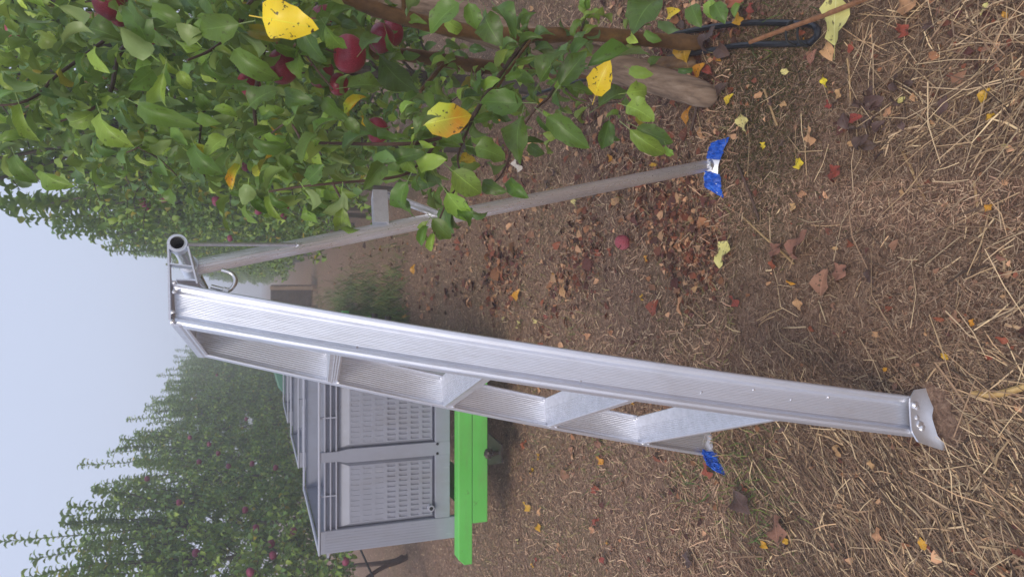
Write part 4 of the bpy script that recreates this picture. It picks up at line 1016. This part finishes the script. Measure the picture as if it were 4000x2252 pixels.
FL = [
 (3345, 95, 235, 75, 'pale', 'long pale yellow spotted leaf propped on the straw near the top edge', 0, 1.0, .03), (3240, 322, 62, 100, 'yellow', 'small bright yellow leaf by the mossy patch, beside the pink tan leaf', 1, .8, .006), (2847, 392, 62, 60, 'yellow', 'curled yellow scrap on the moss nearest the post end', 2, .7, .006),
 (2918, 480, 95, 95, 'pale', 'pale yellow hourglass leaf between post and pole foot', 1, 1.0, .01), (2983, 568, 50, 10, 'yellow', 'small yellow leaf right of the pole foot', 3, 1.0, .006), (3135, 640, 68, 300, 'yellow', 'bright yellow oval leaf above the red brown leaf', 3, 1.1, .008),
 (3283, 683, 100, 10, 'red', 'glossy red brown oval leaf in the dry grass', 3, 1.15, .008), (3148, 757, 55, 350, 'tan', 'small tan leaf left of the red brown oval leaf', 1, 1, .006), (3108, 812, 55, 20, 'tan', 'rounded light tan leaf under the small tan leaf', 3, 1.1, .006),
 (2852, 985, 120, 260, 'pale', 'pale yellow curled leaf on bare soil below the blue foot', 1, .9, .012), (3145, 965, 150, 60, 'brown', 'largest brown leaf, upper of the brown pair', 4, 1.1, .01), (3045, 985, 110, 10, 'brown', 'left brown leaf of the brown pair', 3, 1, .006), (3032, 1038, 60, 80, 'red', 'small red leaf under the brown pair', 1, 1, .006),
 (3240, 1110, 125, 80, 'brown', 'ragged brown leaf under crossing straws', 2, 1.05, .008), (3300, 1070, 110, 0, 'brown', 'flat brown leaf half under the ragged brown leaf', 3, 1.2, .006), (2885, 1178, 60, 110, 'red', 'small round red leaf on the soil by itself', 3, 1.2, .006), (3135, 1188, 68, 100, 'tan', 'small speckled tan leaf below the ragged brown leaf', 1, .9, .006),
 (2572, 1205, 85, 70, 'red', 'dusty red folded leaf between the windfall apple and near rail', 2, 1.1, .008), (2678, 1190, 95, 270, 'tan', 'narrow tan folded leaf right of the dusty red leaf', 2, .6, .008), (2035, 1155, 68, 75, 'gold', 'orange gold leaf standing in short green weeds', 2, .7, .012), (2212, 1140, 75, 100, 'tan', 'slim arched tan leaf right of the orange gold leaf', 2, .6, .01),
 (2250, 790, 48, 100, 'pale', 'small pale yellow leaf just under the pole', 1, .8, .006), (2300, 1312, 50, 40, 'tan', 'small curled tan leaf right beside the near rail', 2, 1, .006), (2035, 1270, 55, 30, 'pale', 'pale yellow leaf near the rail, larger of two', 1, .9, .006), (2095, 1253, 34, 110, 'pale', 'pale yellow leaf near the rail, smaller of two', 3, .9, .006),
 (2045, 640, 95, 80, 'white', 'bleached whitish leaf behind the hanging twigs', 3, .8, .01), (2795, 1838, 75, 95, 'red', 'orange red leaf upright beside the far blue foot', 3, .9, .015), (2925, 1945, 140, 310, 'dark', 'dark red curled leaf in the grass', 4, .9, .015), (3062, 2055, 135, 290, 'brown', 'big dusty brown spotted leaf beside the dark red leaf', 3, 1.1, .012), (3290, 1752, 58, 300, 'tan', 'three cornered tan leaf below the near rail', 1, 1.1, .008),
 (3440, 2080, 68, 280, 'tan', 'tan leaf alone on the straw at lower right', 3, .9, .008), (2712, 2190, 85, 80, 'dark', 'dull maroon leaf at the lower picture edge', 0, 1.1, .008), (2075, 1978, 52, 110, 'gold', 'red and yellow leaf in front of the green beam', 3, 1, .008), (2050, 1872, 42, 80, 'tan', 'slim tan leaf in front of the hitch ball', 0, .6, .006), (2127, 2000, 48, 90, 'tan', 'narrow tan leaf next to the red and yellow leaf', 2, .6, .006), (2030, 2112, 30, 0, 'pale', 'small round cream leaf near the beam end', 3, 1.2, .006), (2368, 2185, 60, 110, 'red', 'brick red leaf at the bottom edge below the beam', 1, .9, .008),
 (3545, 118, 115, 350, 'red', 'smooth red brown leaf below the long dry stalks', 3, .8, .008), (3560, 30, 130, 20, 'tan', 'broad tan leaf at the top edge among stalks', 3, 1.0, .01), (3300, 372, 60, 60, 'tan', 'pinkish tan leaf standing on edge by the dark leaf heap', 1, .9, .012), (3365, 468, 72, 20, 'red', 'orange red leaf against the dark leaf heap', 2, .9, .012), (3255, 412, 42, 90, 'red', 'small raspberry red leaf', 3, 1.1, .008), (3490, 442, 60, 50, 'tan', 'pointed tan leaf right of the dark leaf heap', 0, .7, .01), (3070, 408, 42, 330, 'tan', 'small shell shaped tan leaf on the moss', 1, 1.2, .008), (3190, 230, 70, 70, 'brown', 'narrow brown leaf standing by the hose end', 2, .7, .012), (3260, 200, 100, 290, 'tan', 'forked tan leaf under the long pale leaf', 4, .8, .012), (3190, 540, 85, 80, 'tan', 'light brown leaf left of centre in the moss', 3, .8, .008),
 (2700, 205, 125, 95, 'gold', 'rust orange leaf on the soil at the trunk foot', 2, 1.1, .02), (2740, 318, 105, 100, 'tan', 'tan wedge shaped leaf leaning on the post end', 3, .95, .03), (2800, 165, 120, 60, 'dark', 'big dark purple leaf heap piece at the trunk foot', 4, 1.2, .03), (2855, 205, 100, 330, 'dark', 'dark purple leaf on the cane tip', 2, 1.2, .03), (2838, 222, 70, 20, 'gold', 'orange tan leaf beside the cane tip', 1, .9, .02), (2640, 58, 95, 30, 'yellow', 'bright yellow ragged leaf behind the trunk foot', 2, .8, .012), (2695, 460, 90, 80, 'gold', 'curled orange tan leaf roll under the post', 2, .5, .01), (2912, 82, 62, 90, 'gold', 'round rust leaf over the hose', 3, 1.3, .02), (2740, 525, 60, 100, 'tan', 'thin tan leaf roll near the post foot', 2, .45, .008), (2900, 5, 130, 0, 'red', 'red brown leaf at the top edge above the hose', 4, .9, .02), (2965, 38, 80, 320, 'red', 'pointed red leaf over the hose near the top edge', 0, .8, .02), (2590, 200, 55, 60, 'red', 'small reddish leaf between the two trunks', 1, 1, .01), (2640, 400, 60, 100, 'red', 'brick red leaf under the post side', 1, 1, .01), (2760, 285, 80, 60, 'gold', 'gold leaf crumb on the post end', 2, 1.1, .03),
 (3060, 560, 40, 30, 'dark', 'small dark leaf left of the bright yellow oval', 1, 1, .006), (3390, 560, 90, 40, 'dark', 'broad dark rotted leaf in the leaf heap', 4, 1.1, .012), (3440, 400, 100, 20, 'dark', 'crumpled black brown leaf in the leaf heap', 2, 1.2, .015), (3520, 330, 80, 80, 'dark', 'dark grey brown leaf at the heap right side', 4, 1.0, .012), (3330, 480, 85, 110, 'dark', 'long dark leaf at the heap foot', 2, .9, .01), (3700, 420, 90, 60, 'dark', 'dark brown leaf among thin stalks', 0, .8, .01), (3860, 380, 70, 60, 'gold', 'small rusty leaf by the right edge', 2, 1, .01), (3760, 1240, 65, 80, 'brown', 'faded brown leaf buried in dry grass right of centre', 3, 1, .006), (3420, 1075, 70, 300, 'dark', 'purplish leaf under straws', 1, 1, .006), (3820, 1260, 40, 60, 'gold', 'small rust leaf right of the faded brown leaf', 1, 1, .006),
 (1495, 975, 42, 80, 'gold', 'gold leaf far off under the tree row', 3, .9, .006), (1630, 1055, 48, 90, 'gold', 'deep gold leaf right of the far gold leaf', 2, 1, .008), (1583, 1060, 34, 60, 'tan', 'small tan leaf touching the deep gold leaf', 1, .8, .006), (1580, 990, 34, 330, 'pale', 'cream leaf under the pole middle', 3, .8, .006), (2380, 745, 60, 80, 'tan', 'tan leaf among reddish litter beside the pole', 0, .6, .01), (2460, 720, 50, 40, 'gold', 'rust leaf among reddish litter beside the pole', 1, 1, .01), (2395, 985, 50, 60, 'red', 'pinkish leaf touching the windfall apple', 1, 1, .006), (2530, 1010, 38, 60, 'gold', 'small orange leaf right of the windfall apple', 1, 1, .006), (2720, 1130, 40, 60, 'tan', 'pale tan leaf crumb above the narrow tan leaf', 2, 1, .006)]
for X, Y, L, a, c, lab, k2, wsc, lift in FL: fallen(X, Y, L, a, c, lab, k2, lift, wsc)
for i in range(34):                  # the rotted heap and the leaves caught round the trunk foot
    X, Y = (rl.gauss(3430, 75), rl.gauss(440, 85)) if i < 22 else (rl.gauss(2760, 70), rl.gauss(215, 75))
    fallen(X, Y, rl.uniform(45, 85), rl.uniform(0, 360), 'dark' if i < 22 or i % 3 else 'red', 'crumpled dark rotting leaf in the leaf heap near the right edge' if i < 22 else ('crumpled dark leaf caught round the near trunk foot' if i % 3 else 'crumpled red leaf caught round the near trunk foot'), rl.choice((2, 4)), rl.uniform(.004, .02), rl.uniform(.5, 1.0), 'rotting leaves in the dark leaf heap' if i < 22 else 'leaves caught round the near trunk foot', .7)
cs = ['tan', 'brown', 'red', 'gold', 'dark', 'pale', 'tan', 'brown']
for i in range(150):                 # less striking fallen leaves, further off
    while True:
        X = rl.uniform(1480, 3950) if i % 3 else rl.uniform(1400, 2200); Y = rl.uniform(0, 2250)
        if X < 2000 and 1250 < Y < 2200: continue
        break
    c = cs[rl.randrange(8)] if Y < 1300 else cs[rl.randrange(5)]
    fallen(X, Y, rl.uniform(28, 60), rl.uniform(0, 360), c, {'tan': 'small tan fallen leaf', 'brown': 'small brown fallen leaf', 'red': 'small red fallen leaf', 'gold': 'small orange fallen leaf', 'dark': 'small dark fallen leaf', 'pale': 'small pale yellow fallen leaf'}[c] + ' scattered on the orchard floor', None, .005, rl.uniform(.6, 1.1), 'small %s leaves scattered on the orchard floor' % c)

# ================================================================== straw, litter, grass (uncountable)
def gpx(X, Y):      # numpy ground intersection
    rx = (1126 - Y) / FPX; a = -(X - 2000) / FPX; ry_ = math.cos(TH) + a * math.sin(TH); rz_ = -math.sin(TH) + a * math.cos(TH); t = -H / rz_
    return rx * t, ry_ * t
def strips(x, y, L, w_, az_, tiltz, bend, z0, tint, name, m, vert=0.0):
    fc = lp(1, .0) + lg * .04 + ln * .03; kk = np.hypot(x - fc.x, y - fc.y) > .062 + .25 * np.minimum(L, .08)
    x, y, L, w_, az_, tiltz, bend, z0, tint = [q[kk] if hasattr(q, '__len__') and len(q) == len(kk) else q for q in (x, y, L, w_, az_, tiltz, bend, z0, tint)]
    n = len(x); dx, dy = np.cos(az_), np.sin(az_); px, py = -dy, dx; V_ = np.zeros((n, 6, 3)); s = [-.5, 0, .5]
    for k2 in range(3):
        cx = x + dx * L * s[k2] + px * bend * L * (1 - 4 * s[k2] ** 2) * .5; cy = y + dy * L * s[k2] + py * bend * L * (1 - 4 * s[k2] ** 2) * .5
        cz = gz(cx, cy) + z0 + tiltz * L * (s[k2] + .5) + .12 * L * (1 - 4 * s[k2] ** 2) * np.abs(bend)
        ww = w_ * (1, 1, .6)[k2] * .5
        for j, sg in enumerate((-1, 1)):
            V_[:, k2 * 2 + j, 0] = cx + px * ww * sg; V_[:, k2 * 2 + j, 1] = cy + py * ww * sg; V_[:, k2 * 2 + j, 2] = cz + ww * sg * rng.uniform(-.7, .7, n)
    o = np.arange(n)[:, None] * 6; f = np.concatenate([o + np.array([0, 1, 3, 2]), o + np.array([2, 3, 5, 4])])
    return obj(name, np_mesh(name, V_.reshape(-1, 3), f, m, np.repeat(tint, 6, 0)))
def pick(cols_, n, lo=.7, hi=1.25): c = np.array(cols_); return c[rng.integers(0, len(c), n)] * rng.uniform(lo, hi, (n, 1))
STRAW = [(.66, .47, .27), (.44, .29, .18), (.22, .145, .095), (.80, .62, .39), (.12, .078, .055), (.26, .18, .12)]
DULL = [(.56, .36, .24), (.38, .225, .15), (.64, .45, .30), (.14, .08, .055), (.74, .56, .39), (.26, .15, .105), (.46, .29, .195)]
# fine chopped bits, evenly in picture space beyond the near edge
def fld(x, y): return np.sin(x * 5.1 + 2 * np.sin(y * 3.3)) * np.sin(y * 4.3 + 1.7 * np.sin(x * 3.7 + 1)) * .5 + .5
n = 190000; X = rng.uniform(1250, 4250, n); Y = rng.uniform(-250, 2500, n); x, y = gpx(X, Y); kp = (rng.random(n) < .35 + .65 * fld(x, y)); x, y, X, Y = x[kp], y[kp], X[kp], Y[kp]; n = len(x)
dep = np.hypot(x, y); L = rng.gamma(3, .0048, n) + .003 * np.clip(dep / 1.3, 1, 4); wd = rng.uniform(.0006, .0017, n) * np.clip(dep / 1.3, 1, 5)
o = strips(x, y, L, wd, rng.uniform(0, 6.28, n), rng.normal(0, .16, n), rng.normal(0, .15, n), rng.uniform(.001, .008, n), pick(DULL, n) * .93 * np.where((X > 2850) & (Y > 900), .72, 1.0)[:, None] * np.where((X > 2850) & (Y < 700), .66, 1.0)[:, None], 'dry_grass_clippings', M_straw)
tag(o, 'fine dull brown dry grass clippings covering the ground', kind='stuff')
# longer straws, thick at the lower right
n = 19000; X = rng.uniform(2300, 4300, n); Y = rng.uniform(-200, 2450, n)
wgt = np.clip((Y - 1250) / 500, .05, 1) * np.clip((X - 2500) / 500, .15, 1) + np.where((Y < 600) & (X > 3300), .36, 0) + np.where((X > 3300), .05, 0) + np.where((X > 2950) & (Y > 800), .10, 0)
x, y = gpx(X, Y); wgt = wgt * (.3 + .9 * fld(x + 3, y)); kp = rng.random(n) < wgt; x, y, X, Y = x[kp], y[kp], X[kp], Y[kp]; n = len(x)
L = rng.gamma(3, .016, n) + .012; az_ = np.where(rng.random(n) < .6, np.where(Y > 1300, rng.normal(.80, .38, n), rng.normal(2.3, .6, n)), rng.uniform(0, 6.28, n))
o = strips(x, y, L, rng.gamma(4, .00040, n) + .0006, az_, rng.normal(0, .10, n), rng.normal(0, .10, n), rng.uniform(.002, .010, n), pick(STRAW, n, .5, 1.12), 'straw', M_straw)
tag(o, 'pale tan straw scattered thickly at the ladder foot', kind='stuff')
# long thin stalks
n = 260; X = np.concatenate([rng.uniform(3350, 4100, 140), rng.uniform(2700, 4100, 120)]); Y = np.concatenate([rng.uniform(-50, 650, 140), rng.uniform(300, 2250, 120)]); x, y = gpx(X, Y)
o = strips(x, y, rng.uniform(.07, .20, n), rng.uniform(.0013, .0024, n), rng.uniform(0, 6.28, n), rng.normal(0, .06, n), rng.normal(0, .18, n), rng.uniform(.010, .022, n), pick(STRAW[:4] , n, .55, 1.0), 'dry_stalks', M_straw)
tag(o, 'long thin dry stalks lying criss cross on the ground', kind='stuff')
# mid and far ground cover
n = 170000; y = rng.uniform(1.7, 11, n) ; x = rng.uniform(-2.8, 2.0, n) * 1.0; kp = (np.abs(x + .1) < .5 * y + .3) & (rng.random(n) < np.clip(3.2 / y, 0, 1) * (.35 + .75 * fld(x * .6, y * .6))); x, y = x[kp], y[kp]; n = len(x)
L = rng.uniform(.012, .05, n); o = strips(x, y, L, rng.uniform(.0014, .0032, n), rng.uniform(0, 6.28, n), rng.normal(.1, .35, n), rng.normal(0, .2, n), rng.uniform(.002, .012, n), pick(DULL + [(.24, .22, .08), (.36, .30, .14)], n), 'dry_turf', M_straw)
tag(o, 'short dry turf further down the alley', kind='stuff')
# greenish tufts at the left of the alley and beside the far foot
spots = [(G(2850, 1790), .10, 260), (G(2960, 1830), .10, 200), (G(2700, 1830), .10, 220), (G(2350, 1740), .16, 260), (G(2100, 1650), .2, 200), (G(2950, 2000), .12, 160), (G(2230, 1350), .10, 60), (G(2040, 1180), .08, 60), (G(3000, 2080), .08, 90), (G(1950, 830), .12, 60), (G(2200, 2150), .2, 200), (G(3050, 70), .08, 80)]
xs, ys = [], []
for c, r_, k2 in spots: k2 = int(k2 * .55); xs.append(rng.normal(c.x, r_ * .7, k2)); ys.append(rng.normal(c.y, r_ * .7, k2))
n2 = 26000; yy = rng.uniform(6.3, 17, n2); xx = rng.normal(-.50, .34, n2); kq = rng.random(n2) < np.clip(fld(xx * 1.3, yy * .5) * 1.6 - .25, .08, 1) * np.clip((14 - yy) / 5, .2, 1); xx, yy = xx[kq], yy[kq]; xs.append(xx); ys.append(yy)
x = np.concatenate(xs); y = np.concatenate(ys); n = len(x); far = y > 6
o = strips(x, y, np.where(far, rng.uniform(.05, .13, n), rng.uniform(.015, .045, n)), np.where(far, .006, .0020), rng.uniform(0, 6.28, n), np.where(far, rng.uniform(.5, 1.6, n), rng.uniform(.2, .9, n)), rng.normal(0, .2, n), np.zeros(n), pick([(.11, .19, .035), (.16, .23, .05), (.08, .15, .04), (.22, .26, .07)], n), 'grass', M_grass)
tag(o, 'green grass strip down the alley middle and small green tufts', kind='stuff')
# leaf litter
n = 13000; A = 5600; X = np.concatenate([rng.uniform(1900, 2850, A), rng.uniform(2250, 2950, 1500), rng.uniform(1280, 2000, 2500), rng.uniform(2200, 4100, n - A - 4000)])
Y = np.concatenate([rng.normal(880, 190, A), rng.uniform(-50, 560, 1500), rng.uniform(550, 1230, 2500), rng.uniform(-100, 2300, n - A - 4000)])
x, y = gpx(X, Y); kp = (rng.random(n) < np.clip((fld(x * .9, y * .9 + 1) - .42) * 2.6, .10, 1)) & ~((X > 2800) & (X < 3250) & (Y > 130) & (Y < 650) & (rng.random(n) < .8)); x, y, X, Y = x[kp], y[kp], X[kp], Y[kp]; n = len(x); up_ = rng.normal(0, .35, (n, 3)); up_[:, 2] = 1
a = rng.uniform(0, 6.28, n); sc_ = rng.gamma(3, .085, n) * np.clip(np.hypot(x, y) / 2.2, .7, 1.9)
me = scatter([(v - np.array([.045, 0, 0]), f, uv) for v, f, uv in [leaf_tpl(90 + s, nl=3, hw=1, curl=.9, fold=.4, twist=.8, petiole=0) for s in range(4)]],
             np.stack([x, y, gz(x, y) + .006], 1), np.stack([np.cos(a), np.sin(a), rng.normal(0, .25, n)], 1), up_, sc_,
             pick([(.27, .09, .05), (.19, .07, .045), (.38, .18, .09), (.09, .04, .03), (.62, .38, .22), (.30, .16, .10), (.15, .06, .05)], n), 'leaf_litter', M_litter)
o = obj('leaf_litter', me); tag(o, 'crumbled brown and red leaf litter', kind='stuff')
# moss by the post
n = 16000; c = G(2960, 400); x = rng.normal(c.x, .16, n); y = rng.normal(c.y, .13, n)
o = strips(x, y, rng.uniform(.003, .009, n), rng.uniform(.0012, .0026, n), rng.uniform(0, 6.28, n), rng.uniform(.2, 1.2, n), rng.normal(0, .2, n), np.zeros(n) + .001, pick([(.075, .075, .022), (.05, .05, .018), (.10, .095, .03), (.06, .045, .02)], n), 'moss', M_grass)
tag(o, 'dark olive moss patch by the post end', kind='stuff')
